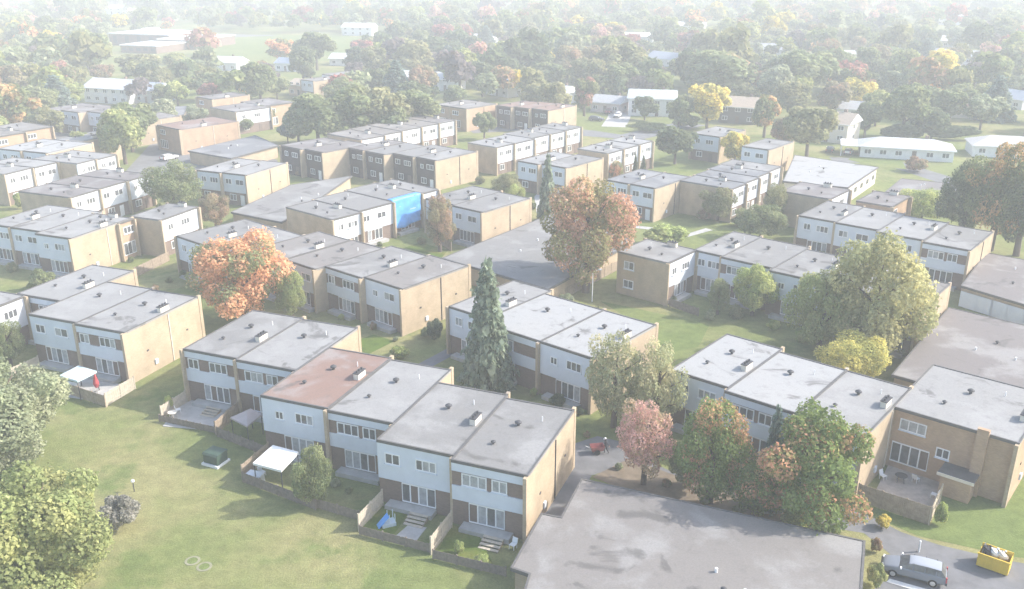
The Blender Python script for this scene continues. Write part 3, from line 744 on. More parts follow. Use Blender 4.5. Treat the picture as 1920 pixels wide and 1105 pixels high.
def conifer_proto(seed, nleaf=6000, leaf=0.05, layers=17):
    """unit cone: base radius 1 at z=0, tip at z=2 (centre 1); whorls of drooping sprays"""
    g = np.random.default_rng(seed); P, Nn, mx, tn, dr = [], [], [], [], []
    for L in range(layers):
        t = L / layers; z = 0.04 + 1.9 * t ** 0.93; R = (1 - t) ** 0.85 * g.uniform(0.85, 1.1)
        nb = max(5, int(13 * (1 - t) + 4)); k0 = int(nleaf * (1 - t) ** 1.3 / layers * 2.2 / nb) + 4
        for b in range(nb):
            a = 2 * math.pi * (b + g.uniform(-0.35, 0.35)) / nb + L; Lb = R * g.uniform(0.72, 1.08)
            q = g.uniform(0.12, 1, k0) ** 0.7
            w = (1 - q) * 0.16 + 0.05
            off = g.normal(0, 1, (k0, 2)) * w[:, None]
            p = np.stack([np.cos(a) * q * Lb - np.sin(a) * off[:, 0], np.sin(a) * q * Lb + np.cos(a) * off[:, 0], z + 0.05 - 0.20 * Lb * q ** 1.6 + off[:, 1] * 0.25 - np.abs(off[:, 0]) * 0.25], axis=1)
            P.append(p); Nn.append(np.tile([math.cos(a) * 0.5, math.sin(a) * 0.5, 0.8], (k0, 1)))
            mx.append(np.full(k0, g.uniform())); tn.append(g.uniform(0.6, 1.35, k0) * g.uniform(0.8, 1.2))
    P = np.concatenate(P); P[:, 2] -= 1.0
    return leaf_mesh('conifer_%d' % seed, P, np.concatenate(Nn), np.concatenate(mx), np.concatenate(tn), leaf, g)

def trunk_proto(seed):
    g = random.Random(seed); b = MB()
    b.tube((0, 0, -0.02), (0.01, 0, 0.3), 0.042, 0.032, 8, False); b.tube((0.01, 0, 0.3), (0.0, 0.02, 0.62), 0.032, 0.02, 8, False); b.tube((0, 0.02, 0.62), (0.02, 0, 0.93), 0.02, 0.006, 6)
    for i in range(7):
        a = i * 2.4 + g.uniform(-.4, .4); z = 0.28 + 0.07 * i; L = g.uniform(0.2, 0.32)
        m = (math.cos(a) * L * .5, math.sin(a) * L * .5, z + L * 0.42); e = (math.cos(a) * L, math.sin(a) * L, z + L * g.uniform(.7, 1.0))
        b.tube((0, 0, z), m, 0.017, 0.011, 6, False); b.tube(m, e, 0.011, 0.004, 5)
    return b.mesh('trunk', 'bark', True)

NEAR = [crown_proto(100 + i, 64, 19000, 0.031, spread=0.84) for i in range(5)]
DENS = [crown_proto(160 + i, 60, 38000, 0.024, spread=0.74) for i in range(2)]
OPEN = [crown_proto(140 + i, 56, 9500, 0.034, spread=0.88) for i in range(3)]
MIDC = [crown_proto(200 + i, 30, 4500, 0.080, spread=0.72) for i in range(6)]
SHRB = [crown_proto(300 + i, 30, 6000, 0.060, flat=0.7, spread=0.7) for i in range(2)]
CONI = [conifer_proto(400, 17000, 0.050, 22), conifer_proto(401, 5000, 0.080, 15)]
TRNK = [trunk_proto(i) for i in range(3)]
POLE = MB().tube((0, 0, -0.02), (0, 0, 0.9), 0.03, 0.005, 8).mesh('trunk', 'bark', True)

PAL = { 'limeyellow': ((0.25, 0.245, 0.06), (0.31, 0.275, 0.06), 0.45), 'paleyellow': ((0.205, 0.205, 0.085), (0.255, 0.235, 0.095), 0.5), 'greyshrub': ((0.14, 0.135, 0.11), (0.17, 0.16, 0.13), 0.4),  # leaf_a (base), leaf_b (second), share of b
    'green': ((0.112, 0.135, 0.055), (0.15, 0.162, 0.068), 0.4), 'dark': ((0.07, 0.09, 0.045), (0.095, 0.112, 0.052), 0.35),
    'olive': ((0.135, 0.14, 0.06), (0.175, 0.165, 0.072), 0.4), 'yellowgreen': ((0.155, 0.178, 0.06), (0.205, 0.208, 0.072), 0.45),
    'yellow': ((0.37, 0.30, 0.05), (0.26, 0.235, 0.05), 0.35), 'gold': ((0.47, 0.35, 0.04), (0.37, 0.30, 0.05), 0.3),
    'lime': ((0.19, 0.225, 0.065), (0.25, 0.26, 0.08), 0.4), 'pale': ((0.155, 0.175, 0.095), (0.195, 0.205, 0.12), 0.4),
    'orange': ((0.40, 0.215, 0.10), (0.150, 0.160, 0.065), 0.44), 'maple': ((0.150, 0.135, 0.050), (0.35, 0.195, 0.115), 0.40),
    'pink': ((0.33, 0.19, 0.155), (0.24, 0.18, 0.10), 0.4), 'redtip': ((0.11, 0.12, 0.045), (0.24, 0.12, 0.085), 0.35),
    'red': ((0.23, 0.09, 0.075), (0.17, 0.095, 0.07), 0.45), 'rust': ((0.22, 0.14, 0.08), (0.16, 0.14, 0.07), 0.5),
    'purple': ((0.1, 0.085, 0.085), (0.125, 0.1, 0.09), 0.4), 'spruce': ((0.115, 0.145, 0.095), (0.16, 0.185, 0.125), 0.4), 'bluespruce': ((0.09, 0.125, 0.10), (0.13, 0.16, 0.13), 0.4),
    'patch': ((0.105, 0.140, 0.036), (0.33, 0.16, 0.085), 0.15), 'twotone': ((0.110, 0.125, 0.045), (0.30, 0.185, 0.07), 0.34), 'birch': ((0.180, 0.185, 0.090), (0.25, 0.225, 0.115), 0.40),
}
def paint(o, kind, k=2.3, jit=0.0):
    a, b, m = PAL[kind]; j = 1 + random.uniform(-jit, jit)
    soft = lambda q: [(c * 0.82 + sum(q) / 3 * 0.18) * k * j for c in q]
    o['leaf_a'] = soft(a); o['leaf_b'] = soft(b); o['leaf_mix'] = m

def tree_at(pos, H, R, kind, label, name='tree', cat='tree', group=None, proto=None, base=0.16, Ry=None, bark=None, rz=None):
    t = empty(name, pos, random.uniform(0, 6.28) if rz is None else rz, label, cat, group)
    me = random.choice(proto)
    con = proto is CONI
    cb = base * H
    cr = link('crown', me, t, (0, 0, (cb + H) / 2)); cr.scale = (R, Ry or R, (H - cb) / 2 * (1.0 if con else 1.04))
    paint(cr, kind)
    tr = link('trunk', POLE if con else random.choice(TRNK), t); tr.scale = (H * 0.85, H * 0.85, H * 0.9)
    return t

def tree(cx, ytop, ybase, wpx, kind, label, proto=None, base=0.16, name=None, cat='tree', group=None):
    p = at(cx, ybase, 0)
    lo, hi = 0.3, 40.0
    for _ in range(40):                                     # height of the top at that spot
        mid = (lo + hi) / 2
        q = at(cx, ytop, mid)
        if q.y > p.y: lo = mid
        else: hi = mid
    H = lo; R = wpx / 2 * math.hypot(p.y, CAM_H) / FPX
    if proto is None: proto = NEAR if p.y < 190 else MIDC
    FOOT.append((p.x, p.y, R * 0.8))
    n = name or {'orange': 'maple_tree', 'maple': 'maple_tree', 'spruce': 'spruce_tree', 'bluespruce': 'spruce_tree', 'birch': 'birch_tree'}.get(kind, 'tree')
    return tree_at(p, H, R, kind, label, n, cat, group, proto, base)

T = tree
T(457, 428, 606, 190, 'orange', 'bright orange maple before the grey roofed row', base=0.08)
T(548, 500, 606, 62, 'yellowgreen', 'small green tree at the right foot of the orange maple')
T(1098, 332, 548, 178, 'maple', 'tall maple with red and orange top beside the long garage')
T(915, 476, 726, 122, 'spruce', 'tall spruce standing before the white roofed row', CONI, 0.03)
T(1630, 442, 672, 212, 'paleyellow', 'huge yellow green tree covering the right middle row', base=0.06)
T(1535, 500, 655, 140, 'yellowgreen', 'olive green tree left of the huge yellow green tree', base=0.05)
T(1588, 622, 722, 132, 'limeyellow', 'yellow bushy tree behind the white roofed row', base=0.08)
T(1150, 628, 800, 118, 'birch', 'pale yellowish birch left of its twin by the spruce row', OPEN, 0.1)
T(1228, 642, 815, 108, 'birch', 'pale olive birch right of its twin by the spruce row', OPEN, 0.1)
T(1206, 756, 908, 112, 'pink', 'small pink leaved maple beside the path', OPEN, 0.2, 'maple_tree')
T(1330, 742, 942, 150, 'patch', 'green and orange maple before the white roofed row', base=0.1)
T(1440, 752, 950, 70, 'bluespruce', 'bluish spruce between the two right hand maples', CONI, 0.03)
T(1512, 770, 992, 222, 'patch', 'large green maple with orange patches by the lane', base=0.08)
T(1418, 842, 970, 112, 'patch', 'low green maple with orange leaves between larger ones', base=0.08)
T(1285, 830, 915, 80, 'green', 'green bush tree left of the green and orange maple', base=0.1)
T(12, 668, 878, 285, 'pale', 'pale green tree at the left edge of the lawn', DENS, -0.02)
T(92, 868, 1135, 315, 'yellowgreen', 'large yellow green tree in the bottom left corner', DENS, 0.02)
T(586, 838, 948, 78, 'green', 'small tree right of the white canopy', base=0.06)
T(22, 598, 690, 62, 'green', 'small tree by the house at left edge', base=0.08)
T(236, 193, 308, 108, 'yellowgreen', 'large yellow green tree left of the orange brick block')
T(330, 305, 402, 112, 'green', 'green tree before the cream gabled block at left')
T(405, 362, 428, 60, 'rust', 'rusty brown tree left of the flat garage roof')
T(158, 240, 302, 58, 'yellowgreen', 'yellowish tree behind the white fronted left edge row')
T(28, 150, 252, 118, 'twotone', 'green tree with orange top at the left edge')
T(126, 145, 207, 78, 'yellowgreen', 'yellowish round tree behind red brick row')
T(112, 106, 168, 58, 'pale', 'pale round tree above the yellowish one')
T(50, 112, 170, 48, 'pale', 'pale grey green tree right of the white house at left edge')
T(335, 146, 202, 58, 'lime', 'lime yellow round tree right of the large white house')
T(466, 135, 186, 46, 'gold', 'bright golden tree left of centre far back')
T(598, 164, 276, 135, 'green', 'leftmost large green tree of the central clump', group='central clump of green trees')
T(658, 154, 272, 135, 'green', 'second large green tree of the central clump', group='central clump of green trees')
T(718, 156, 266, 130, 'olive', 'third large tree of the central clump, more olive', group='central clump of green trees')
T(776, 160, 258, 112, 'green', 'rightmost large green tree of the central clump', group='central clump of green trees')
T(630, 195, 278, 90, 'green', 'lower green tree in front of the central clump, left', group='central clump of green trees')
T(735, 195, 272, 84, 'green', 'lower green tree in front of the central clump, right', group='central clump of green trees')
T(560, 196, 270, 70, 'pale', 'pale smaller tree at left foot of the central clump')
T(498, 193, 240, 44, 'olive', 'small round olive tree right of the orange brick block')
T(460, 215, 250, 42, 'green', 'low green tree beside the orange brick block')
T(540, 225, 268, 50, 'bluespruce', 'bluish low tree before the dark fronted row', MIDC)
T(825, 366, 472, 64, 'rust', 'brownish tree between blue tarpaulin and cream gable')
T(1026, 284, 415, 46, 'spruce', 'slim conifer left of the tall maple', CONI, 0.03)
T(950, 325, 392, 62, 'olive', 'small olive tree above the long garage')
T(965, 345, 400, 40, 'lime', 'small lime bush by the long garage', base=0.05)
T(908, 205, 262, 48, 'green', 'green tree left of the far dark fronted row')
T(1410, 498, 592, 92, 'lime', 'lime green tree before the right middle row')
T(1345, 520, 590, 46, 'green', 'small green tree right of the brown brick block')
T(1345, 350, 415, 74, 'olive', 'olive tree before the blank brown wall')
T(1425, 385, 448, 100, 'green', 'low green tree before the tall white front')
T(1447, 340, 425, 46, 'olive', 'slim olive tree at the end of the tall white front')
T(1725, 352, 424, 98, 'lime', 'lime green bush tree at right before dark trees')
T(1265, 228, 308, 92, 'dark', 'dark round tree right of the white row')
T(1205, 290, 335, 20, 'dark', 'narrow dark cypress left of two by white row', CONI, 0.02, 'cypress_tree')
T(1190, 288, 333, 16, 'dark', 'narrow dark cypress right of two by white row', CONI, 0.02, 'cypress_tree')
T(1376, 240, 312, 62, 'yellow', 'yellowish tree left of the far small cream gable')
T(1325, 150, 242, 98, 'yellow', 'large bright yellow tree behind the row houses')
T(1272, 175, 245, 60, 'green', 'green tree left of the large bright yellow tree')
T(1432, 170, 258, 66, 'twotone', 'green tree with salmon orange right side')
T(1512, 190, 296, 112, 'olive', 'broad olive tree left of the tan roofed house')
T(1470, 215, 280, 60, 'rust', 'brownish tree left of the broad olive tree')
T(1620, 190, 258, 62, 'dark', 'round dark tree behind the long bungalow')
T(1690, 145, 258, 108, 'green', 'tall dark green tree behind the long bungalow')
T(1745, 195, 262, 80, 'dark', 'dark tree right of the tall one behind the bungalow')
T(1855, 262, 470, 130, 'twotone', 'big dark tree with orange top at right edge')
T(1800, 300, 452, 110, 'dark', 'big dark tree left of the orange topped one at right edge')
T(1905, 300, 480, 110, 'dark', 'big dark tree at the very right edge')
T(1862, 138, 226, 86, 'bluespruce', 'blue grey spruce near the right edge', CONI, 0.03)
T(1800, 150, 215, 80, 'green', 'green tree left of the blue grey spruce')
T(1760, 86, 148, 66, 'gold', 'golden yellow tree at the upper right')
T(1690, 95, 150, 50, 'yellowgreen', 'yellow green tree left of the golden one at right')
T(1345, 84, 190, 172, 'green', 'very broad round green tree upper right of centre')
T(1165, 68, 172, 112, 'olive', 'broad tree with yellowish side above white house')
T(1095, 140, 218, 56, 'redtip', 'oval tree with red top right of white gabled house')
T(1010, 155, 208, 82, 'olive', 'olive clump right of blue grey roofed house')
T(1030, 110, 168, 84, 'green', 'round green tree below the small orange tree')
T(862, 82, 172, 92, 'yellowgreen', 'yellow green tree behind the two white bungalows')
T(778, 64, 152, 100, 'olive', 'large olive tree left of the yellow green one at centre')
T(905, 105, 182, 70, 'dark', 'dark tree left of blue grey roofed house')
T(832, 40, 100, 52, 'red', 'red tree at the upper centre')
T(975, 80, 128, 34, 'orange', 'small orange tree in the upper centre', MIDC)
T(1065, 48, 140, 78, 'pale', 'pale olive tree in the upper centre')
T(1500, 85, 190, 128, 'green', 'broad green tree right of the very broad round one')
T(1560, 150, 222, 70, 'rust', 'brownish tree above the tan roofed house')
T(1605, 122, 195, 66, 'redtip', 'red topped tree left of the tall dark green one')
T(1290, 52, 112, 50, 'red', 'red and green tree right of blue roofed house')
T(1318, 14, 46, 42, 'pink', 'pink tree at the top edge', MIDC, 0.16, 'tree')
T(1395, 38, 100, 62, 'yellowgreen', 'pale yellow tree above the very broad round one')
T(528, 68, 122, 68, 'orange', 'orange tree before the playing field', MIDC)
T(595, 52, 132, 82, 'green', 'green tree right of the orange one by the field')
T(570, 85, 160, 70, 'dark', 'darker tree below the orange one by the field')
T(680, 72, 118, 52, 'red', 'small reddish tree right of the playing field')
T(722, 78, 120, 40, 'pale', 'pale small tree right of the reddish one')
T(172, 50, 142, 80, 'green', 'tall green tree left of the school')
T(262, 98, 152, 100, 'olive', 'broad olive tree before the school')
T(330, 98, 132, 60, 'yellowgreen', 'pale yellow green tree right of the school')
T(110, 82, 122, 34, 'yellow', 'small yellow tree at the upper left')
T(300, 125, 178, 50, 'olive', 'olive tree behind the pale blue house')
T(410, 130, 190, 80, 'green', 'green tree left of the bright golden tree')
T(490, 112, 176, 90, 'purple', 'dark purple tree behind the bright golden tree')
T(520, 140, 186, 60, 'green', 'green tree right of the bright golden tree')
T(265, 22, 60, 34, 'purple', 'dark tree behind the school roof')
T(855, 155, 205, 60, 'green', 'green tree right of the white bungalows')
T(1155, 300, 340, 30, 'orange', 'orange maple top before the slate roofed block', NEAR)

def shrub(cx, ytop, ybase, wpx, kind, label, depth=None):
    p = at(cx, ybase, 0); lo, hi = 0.2, 20.0
    for _ in range(36):
        mid = (lo + hi) / 2
        if at(cx, ytop, mid).y > p.y: lo = mid
        else: hi = mid
    R = wpx / 2 * math.hypot(p.y, CAM_H) / FPX
    o = link('shrub', random.choice(SHRB), None, (p.x, p.y, lo * 0.46)); o.scale = (R, (depth or R), lo * 0.56); o.rotation_euler = (0, 0, random.uniform(0, 6))
    if depth: o.rotation_euler = (0, 0, -0.2)
    paint(o, kind); tag(o, label, 'shrub')
    return o
shrub(232, 922, 985, 88, 'greyshrub', 'grey leafless looking shrub beside the bottom left tree')
shrub(1250, 415, 462, 100, 'lime', 'lime green shrub above the brown brick block')
shrub(750, 645, 672, 46, 'lime', 'round lime bush behind the brown roofed house')
shrub(1655, 962, 990, 34, 'yellow', 'small yellow flowered bush by the lane')
shrub(1490, 945, 992, 62, 'lime', 'light green bush at the foot of the large maple')
shrub(1640, 1050, 1100, 40, 'yellowgreen', 'yellow green bush between garage and car')
shrub(1642, 1005, 1035, 26, 'rust', 'rusty grass clump at the garage corner')
shrub(1762, 935, 985, 30, 'lime', 'leafy climber at the patio wall corner')
shrub(815, 590, 640, 40, 'dark', 'dark bush against the tall cream gable')
shrub(80, 500, 545, 60, 'green', 'green bush between the left rows')
shrub(40, 355, 392, 30, 'lime', 'small lime bush between the white roofs at left')
shrub(105, 268, 305, 34, 'yellow', 'small yellow tree top before white roofs at left')
shrub(1285, 208, 240, 60, 'green', 'bush below the white two storey house')
shrub(1770, 228, 262, 150, 'dark', 'dark hedge behind the long bungalow', 2.5)
shrub(1690, 228, 262, 100, 'dark', 'dark hedge left half behind the long bungalow', 2.5)
shrub(1215, 225, 248, 90, 'green', 'trimmed hedge below the white two storey house', 2.0)
shrub(1715, 290, 322, 50, 'rust', 'reddish shrub on the bungalow lawn')
shrub(318, 735, 772, 22, 'lime', 'lime hedge end on the first garden of the front row')
shrub(1060, 545, 575, 36, 'pale', 'pale bush below the tall maple')
shrub(905, 1040, 1060, 40, 'lime', 'light green border plants in the last garden')
shrub(860, 1010, 1040, 24, 'lime', 'yellowish plants by the pale fence')

# individual far trees, then the wood beyond them
KINDS = ['green'] * 8 + ['dark'] * 6 + ['olive'] * 6 + ['yellowgreen'] * 3 + ['pale'] * 3 + ['rust'] * 2 + ['red', 'redtip', 'orange', 'yellow', 'purple', 'purple', 'bluespruce', 'pink']
FARNAME = {'green': 'mid green', 'dark': 'dark green', 'olive': 'olive green', 'yellowgreen': 'yellowish green', 'pale': 'pale green', 'rust': 'brownish', 'red': 'red', 'redtip': 'red tinged', 'orange': 'orange', 'yellow': 'yellow', 'purple': 'dark purple', 'bluespruce': 'blue green', 'pink': 'pinkish'}
FIELDS = [(at(x, y).x, at(x, y).y, r) for x, y, r in ((440, 92, 30), (500, 90, 34), (560, 88, 32), (640, 88, 34), (700, 82, 24), (400, 84, 30), (330, 82, 30), (470, 76, 34), (560, 74, 36), (380, 70, 30))]
placed = []
def open_view(x, y, R, H, u):
    """the photographed suburb keeps its gaps: lawns and houses are not hidden behind tall trees"""
    q = x / y
    if -0.325 < q < -0.165 and 330 < y < 600 and H > 46 - 0.1016 * y: return False
    if -0.435 < q < -0.335 and 330 < y < 560 and H > 46 - 0.0975 * y: return False
    for hx, hy, hw in SIGHT:
        if y < hy and abs(q - hx / hy) < (hw * 0.6) / hy + R * 0.7 / y and (46 - H) / y < (46 - 2.2) / hy and u < 0.72: return False
    return True
def clear(x, y, r):
    for fx, fy, fr in FOOT + FIELDS:
        if (fx - x) ** 2 + (fy - y) ** 2 < (fr + r * 0.75) ** 2: return False
    for fx, fy, fr in placed:
        if (fx - x) ** 2 + (fy - y) ** 2 < (fr + r) ** 2 * 0.27: return False
    return True
n_far = 0
rr = random.Random(5)
LM = [(at(x, y), nm) for x, y, nm in ((270, 92, 'the long low school'), (222, 190, 'the large white house'), (28, 118, 'the white left edge house'), (336, 202, 'the lime yellow round tree'), (466, 186, 'the bright golden tree'),
    (480, 90, 'the playing field'), (765, 158, 'the two white bungalows'), (832, 100, 'the red centre tree'), (952, 178, 'the blue grey roofed house'), (1050, 192, 'the white gabled house'), (1222, 214, 'the white two storey house'), (1145, 208, 'the pinkish house'),
    (1345, 190, 'the very broad round tree'), (1250, 122, 'the blue roofed house'), (1387, 228, 'the dark walled house'), (1560, 262, 'the tan roofed house'), (1695, 293, 'the long white bungalow'), (1760, 148, 'the golden right hand tree'), (1815, 218, 'the pinkish roofed bungalow'), (1895, 200, 'the blue spruce'), (1600, 118, 'the bright roofed house'),
    (660, 122, 'the white house by the field'), (910, 86, 'the upper centre white house'), (1455, 105, 'the grey roofed upper house'), (90, 210, 'the red brick row'), (1190, 78, 'the long white roofed house'))]
SEEN = {}
for _ in range(16000):
    if n_far >= 298: break
    y = 215 + 350 * rr.random() ** 0.9; x = rr.uniform(-0.62, 0.62) * y
    if abs(x) < 75 + (y - 215) * 0.2 and y < 270: continue
    R = rr.uniform(4.2, 8.0)
    H = R * rr.uniform(1.6, 2.2)
    if not clear(x, y, R) or not open_view(x, y, R, H, rr.random()): continue
    placed.append((x, y, R)); k = rr.choice(KINDS)
    lm, nm = min(LM, key=lambda q: (q[0].x - x) ** 2 + (q[0].y - y) ** 2)
    dx, dy = x - lm.x, y - lm.y
    rel = ('right of' if dx > 0 else 'left of') if abs(dx) > abs(dy) else ('behind' if dy > 0 else 'before')
    size = 'small' if R < 4.6 else ('large' if R > 6.0 else 'mid sized')
    lab = '%s %s tree %s %s' % (size, FARNAME[k], rel, nm); d2 = math.hypot(dx, dy)
    SEEN.setdefault(lab, []).append((d2, tree_at((x, y, 0), H, R, k, lab, group='suburban trees behind the estate', proto=CONI if k == 'bluespruce' else MIDC)))
    n_far += 1
for lab, L in SEEN.items():
    L.sort(key=lambda q: q[0])
    if len(L) > 1:
        for i, (d2, t) in enumerate(L): t['label'] = lab + ', ' + (['nearest to it', 'second nearest', 'third nearest', 'fourth nearest', 'fifth nearest', 'farthest from it'][min(i, 5)])

# shrubs and young trees that fill the yards
YL = [(at(x, y), nm) for x, y, nm in ((455, 600, 'the bright orange maple'), (1098, 548, 'the tall red and orange maple'), (915, 722, 'the tall spruce'), (1645, 672, 'the huge yellow green tree'), (1206, 560, 'the brown brick block'), (820, 560, 'the middle cream gable'),
    (150, 470, 'the left cream gable'), (950, 420, 'the cream gable right of the tarpaulin'), (765, 440, 'the blue tarpaulin'), (620, 720, 'the brown roofed house'), (1180, 800, 'the pink maple'), (1560, 480, 'the row beyond the huge tree'), (1400, 400, 'the tall white front'), (40, 640, 'the left edge houses'), (1590, 700, 'the yellow bushy tree'), (850, 340, 'the dark fronted row'), (420, 360, 'the rusty brown tree'))]
YARD = [(292, 548, 20), (318, 530, 16), (345, 520, 22), (575, 606, 24), (640, 600, 18), (700, 618, 20), (742, 640, 18), (800, 632, 26), (842, 650, 18), (1000, 742, 24), (1045, 760, 30), (1085, 778, 26), (1330, 600, 26), (1378, 596, 34), (1450, 618, 30), (1500, 640, 34), (1262, 566, 18), (1482, 478, 26), (1452, 470, 30), (1540, 490, 24), (1595, 500, 30),
    (1000, 392, 20), (930, 395, 18), (1182, 412, 26), (1318, 412, 28), (1385, 425, 30), (60, 492, 26), (25, 510, 30), (120, 488, 22), (246, 492, 18), (385, 440, 22), (425, 446, 18), (655, 472, 18), (712, 462, 16), (790, 458, 22), (18, 430, 26), (1085, 580, 24), (1120, 586, 18), (960, 770, 20), (890, 742, 24), (630, 912, 26), (655, 925, 18), (1160, 880, 18), (1250, 912, 26), (1320, 945, 24), (1385, 965, 28), (1100, 820, 20),
    (1690, 668, 22), (1720, 650, 24), (1640, 700, 18), (900, 345, 22), (880, 358, 16), (500, 318, 18), (560, 330, 16), (690, 318, 18), (330, 420, 20), (300, 395, 18), (470, 345, 16), (1220, 378, 22), (1290, 372, 20), (1480, 410, 22), (1200, 700, 26), (1125, 720, 24), (560, 640, 20), (480, 612, 22), (205, 540, 18), (800, 700, 16)]
YS = {}
yr = random.Random(9)
for x, y, wpx in YARD:
    p = at(x, y); R = wpx / 2 * math.hypot(p.y, CAM_H) / FPX * yr.uniform(0.9, 1.25); k = yr.choice(['green', 'olive', 'dark', 'lime', 'yellowgreen', 'rust', 'pale', 'green'])
    lm, nm = min(YL, key=lambda q: (q[0] - p).length); d = p - lm
    rel = ('right of' if d.x > 0 else 'left of') if abs(d.x) > abs(d.y) else ('behind' if d.y > 0 else 'before')
    o = link('shrub', yr.choice(SHRB), None, (p.x, p.y, R * 0.62)); o.scale = (R, R * yr.uniform(0.7, 1.1), R * yr.uniform(0.7, 1.15)); o.rotation_euler = (0, 0, yr.uniform(0, 6))
    paint(o, k); lab = '%s %s bush %s %s' % ('small' if R < 1.0 else 'broad', FARNAME.get(k, 'lime green'), rel, nm)
    tag(o, lab, 'shrub', 'bushes in the yards'); YS.setdefault(lab, []).append((d.length, o))
for lab, L in YS.items():
    L.sort(key=lambda q: q[0])
    if len(L) > 1:
        for i, (_, t) in enumerate(L): t['label'] = lab + ', ' + ['nearest to it', 'second nearest', 'third nearest', 'fourth nearest'][min(i, 3)]

def far_wood():
    g = np.random.default_rng(77); lo = []
    for s in range(4):                                     # small templates: points on clumped crowns
        q = np.random.default_rng(s); nb = 12
        d = q.normal(size=(nb, 3)); d /= np.linalg.norm(d, axis=1)[:, None]; c = d * q.uniform(.3, .62, (nb, 1)); r = q.uniform(.28, .45, nb)
        P, N = [], []
        for i in range(nb):
            n = q.normal(size=(40, 3)); n /= np.linalg.norm(n, axis=1)[:, None]; n[:, 2] = np.abs(n[:, 2]) * .8 + n[:, 2] * .2
            P.append(c[i] + n * r[i] * q.uniform(.85, 1.05, (40, 1))); N.append(n)
        lo.append((np.concatenate(P), np.concatenate(N)))
    P, N, T_, TI, SZ = [], [], [], [], []
    names = [k for k in KINDS if k != 'bluespruce']; cnt = 0; tries = 0
    gx = {}
    while cnt < 3600 and tries < 60000:
        tries += 1
        y = 300 + 1300 * g.random() ** 1.25; x = g.uniform(-0.64, 0.64) * y; R = g.uniform(3.6, 6.5) + 4.5 * g.random() ** 3
        H = R * g.uniform(1.7, 2.2)
        if not open_view(x, y, R, H, g.random()): continue
        if y < 560 and not clear(x, y, R * 0.9): continue
        if y >= 560:
            key = (int(x // 9.0), int(y // 9.0))
            if key in gx: continue
            if any((fx - x) ** 2 + (fy - y) ** 2 < (fr + R * .7) ** 2 for fx, fy, fr in FOOT + FIELDS): continue
            gx[key] = 1
        else: placed.append((x, y, R))
        tp, tn = lo[cnt % 4]; a = g.uniform(0, 6.28); ca, sa = math.cos(a), math.sin(a)
        rot = np.array([[ca, -sa, 0], [sa, ca, 0], [0, 0, 1]])
        k = names[g.integers(len(names))]
        P.append((tp @ rot.T) * np.array([R, R, H * .48]) + np.array([x, y, H * .55])); N.append(tn @ rot.T)
        m = len(tp); T_.append(g.uniform(.7, 1.3, m) * g.uniform(.85, 1.15)); SZ.append(np.full(m, R * 0.17))
        A, B, kk = PAL[k]; TI.append(2.0 * np.where((g.random(m) < kk)[:, None], np.array(B)[None], np.array(A)[None])); cnt += 1
    P, N, T_, TI, SZ = map(np.concatenate, (P, N, T_, TI, SZ))
    me = leaf_mesh('far_wood', P, N, np.zeros(len(P)), T_, 1, g, 'far_leaf', TI, SZ)
    o = link('far_wood', me); o['kind'] = 'stuff'; o['label'] = 'wooded suburb fading into the haze along the top'; o['category'] = 'wood'
far_wood()
# ------------------------------------------------------------------ gardens of the near rows
def fence(label, a, b, h, m='wood', step=2.0, group='garden fences', za=None):
    """close boarded fence from a to b: posts, rails and a panel of boards between each two posts"""
    a, b = Vector(a), Vector(b); d = b - a; L = d.length; n = max(1, round(L / step)); s = L / n
    o = empty('garden_fence', (a.x, a.y, 0), math.atan2(d.y, d.x), label, 'fence', group)
    post = shared(('post', h, m), lambda: MB().box(-0.06, 0.06, -0.06, 0.06, 0, h + 0.08).mesh('post', m))
    def pan():
        q = MB(); k = max(4, int(s / 0.16)); w = (s - 0.13) / k
        for i in range(k):
            y0 = -0.02 + 0.012 * (i % 2); q.box(0.065 + i * w, 0.065 + (i + 1) * w - 0.008, y0, y0 + 0.022, 0.04, h - 0.03 * (i % 3 == 1))
        q.box(0.065, s - 0.065, 0.014, 0.06, h * 0.25, h * 0.25 + 0.08); q.box(0.065, s - 0.065, 0.014, 0.06, h * 0.8, h * 0.8 + 0.08)
        return q.mesh('board_panel', m)
    pm = shared(('pan', round(s, 2), h, m), pan)
    for i in range(n + 1): link('post', post, o, (i * s, 0, 0))
    for i in range(n): link('board_panel', pm, o, (i * s, 0, 0))
    return o

def G(x, y, z=0.0): return at(x, y, z).xy
fence('pale fence left of the blue toy garden', G(716, 917, 1.8), G(671, 963, 1.8), 1.7, 'wood_pale')
fence('dark low fence along the front of the blue toy garden', G(674, 986, 0.9), G(806, 1020, 0.9), 0.9, 'wood_dark')
fence('lit fence between the last two front row gardens', G(846, 957, 1.8), G(807, 1006, 1.8), 1.75, 'wood_pale')
fence('dark low fence along the last garden by the garage', G(812, 1031, 0.9), G(948, 1064, 0.9), 0.9, 'wood_dark')
fence('dark fence before the fourth front row garden', G(592, 935, 1.0), G(672, 958, 1.0), 1.0, 'wood_dark')
fence('pale fence left of the white canopy', G(502, 830, 1.6), G(452, 872, 1.6), 1.6, 'wood')
fence('dark fence before the white canopy', G(454, 884, 1.2), G(590, 935, 1.2), 1.1, 'wood_dark')
fence('dark low fence before the first front row garden', G(298, 778, 0.8), G(402, 800, 0.8), 0.8, 'wood_dark')
fence('pale fence right of the first front row garden', G(445, 752, 1.6), G(402, 790, 1.6), 1.55, 'wood')
fence('dark fence before the mauve canopy', G(406, 800, 1.2), G(498, 836, 1.2), 1.15, 'wood_dark')
fence('lime tinted fence left of the first front row garden', G(346, 733, 1.5), G(300, 762, 1.5), 1.5, 'wood_pale')
fence('lit wooden fence below the tall cream gable', G(250, 706, 1.6), G(196, 738, 1.6), 1.6, 'wood_pale')
fence('brown fence before the pale blue canopy', G(104, 712, 1.4), G(195, 742, 1.4), 1.4, 'wood')
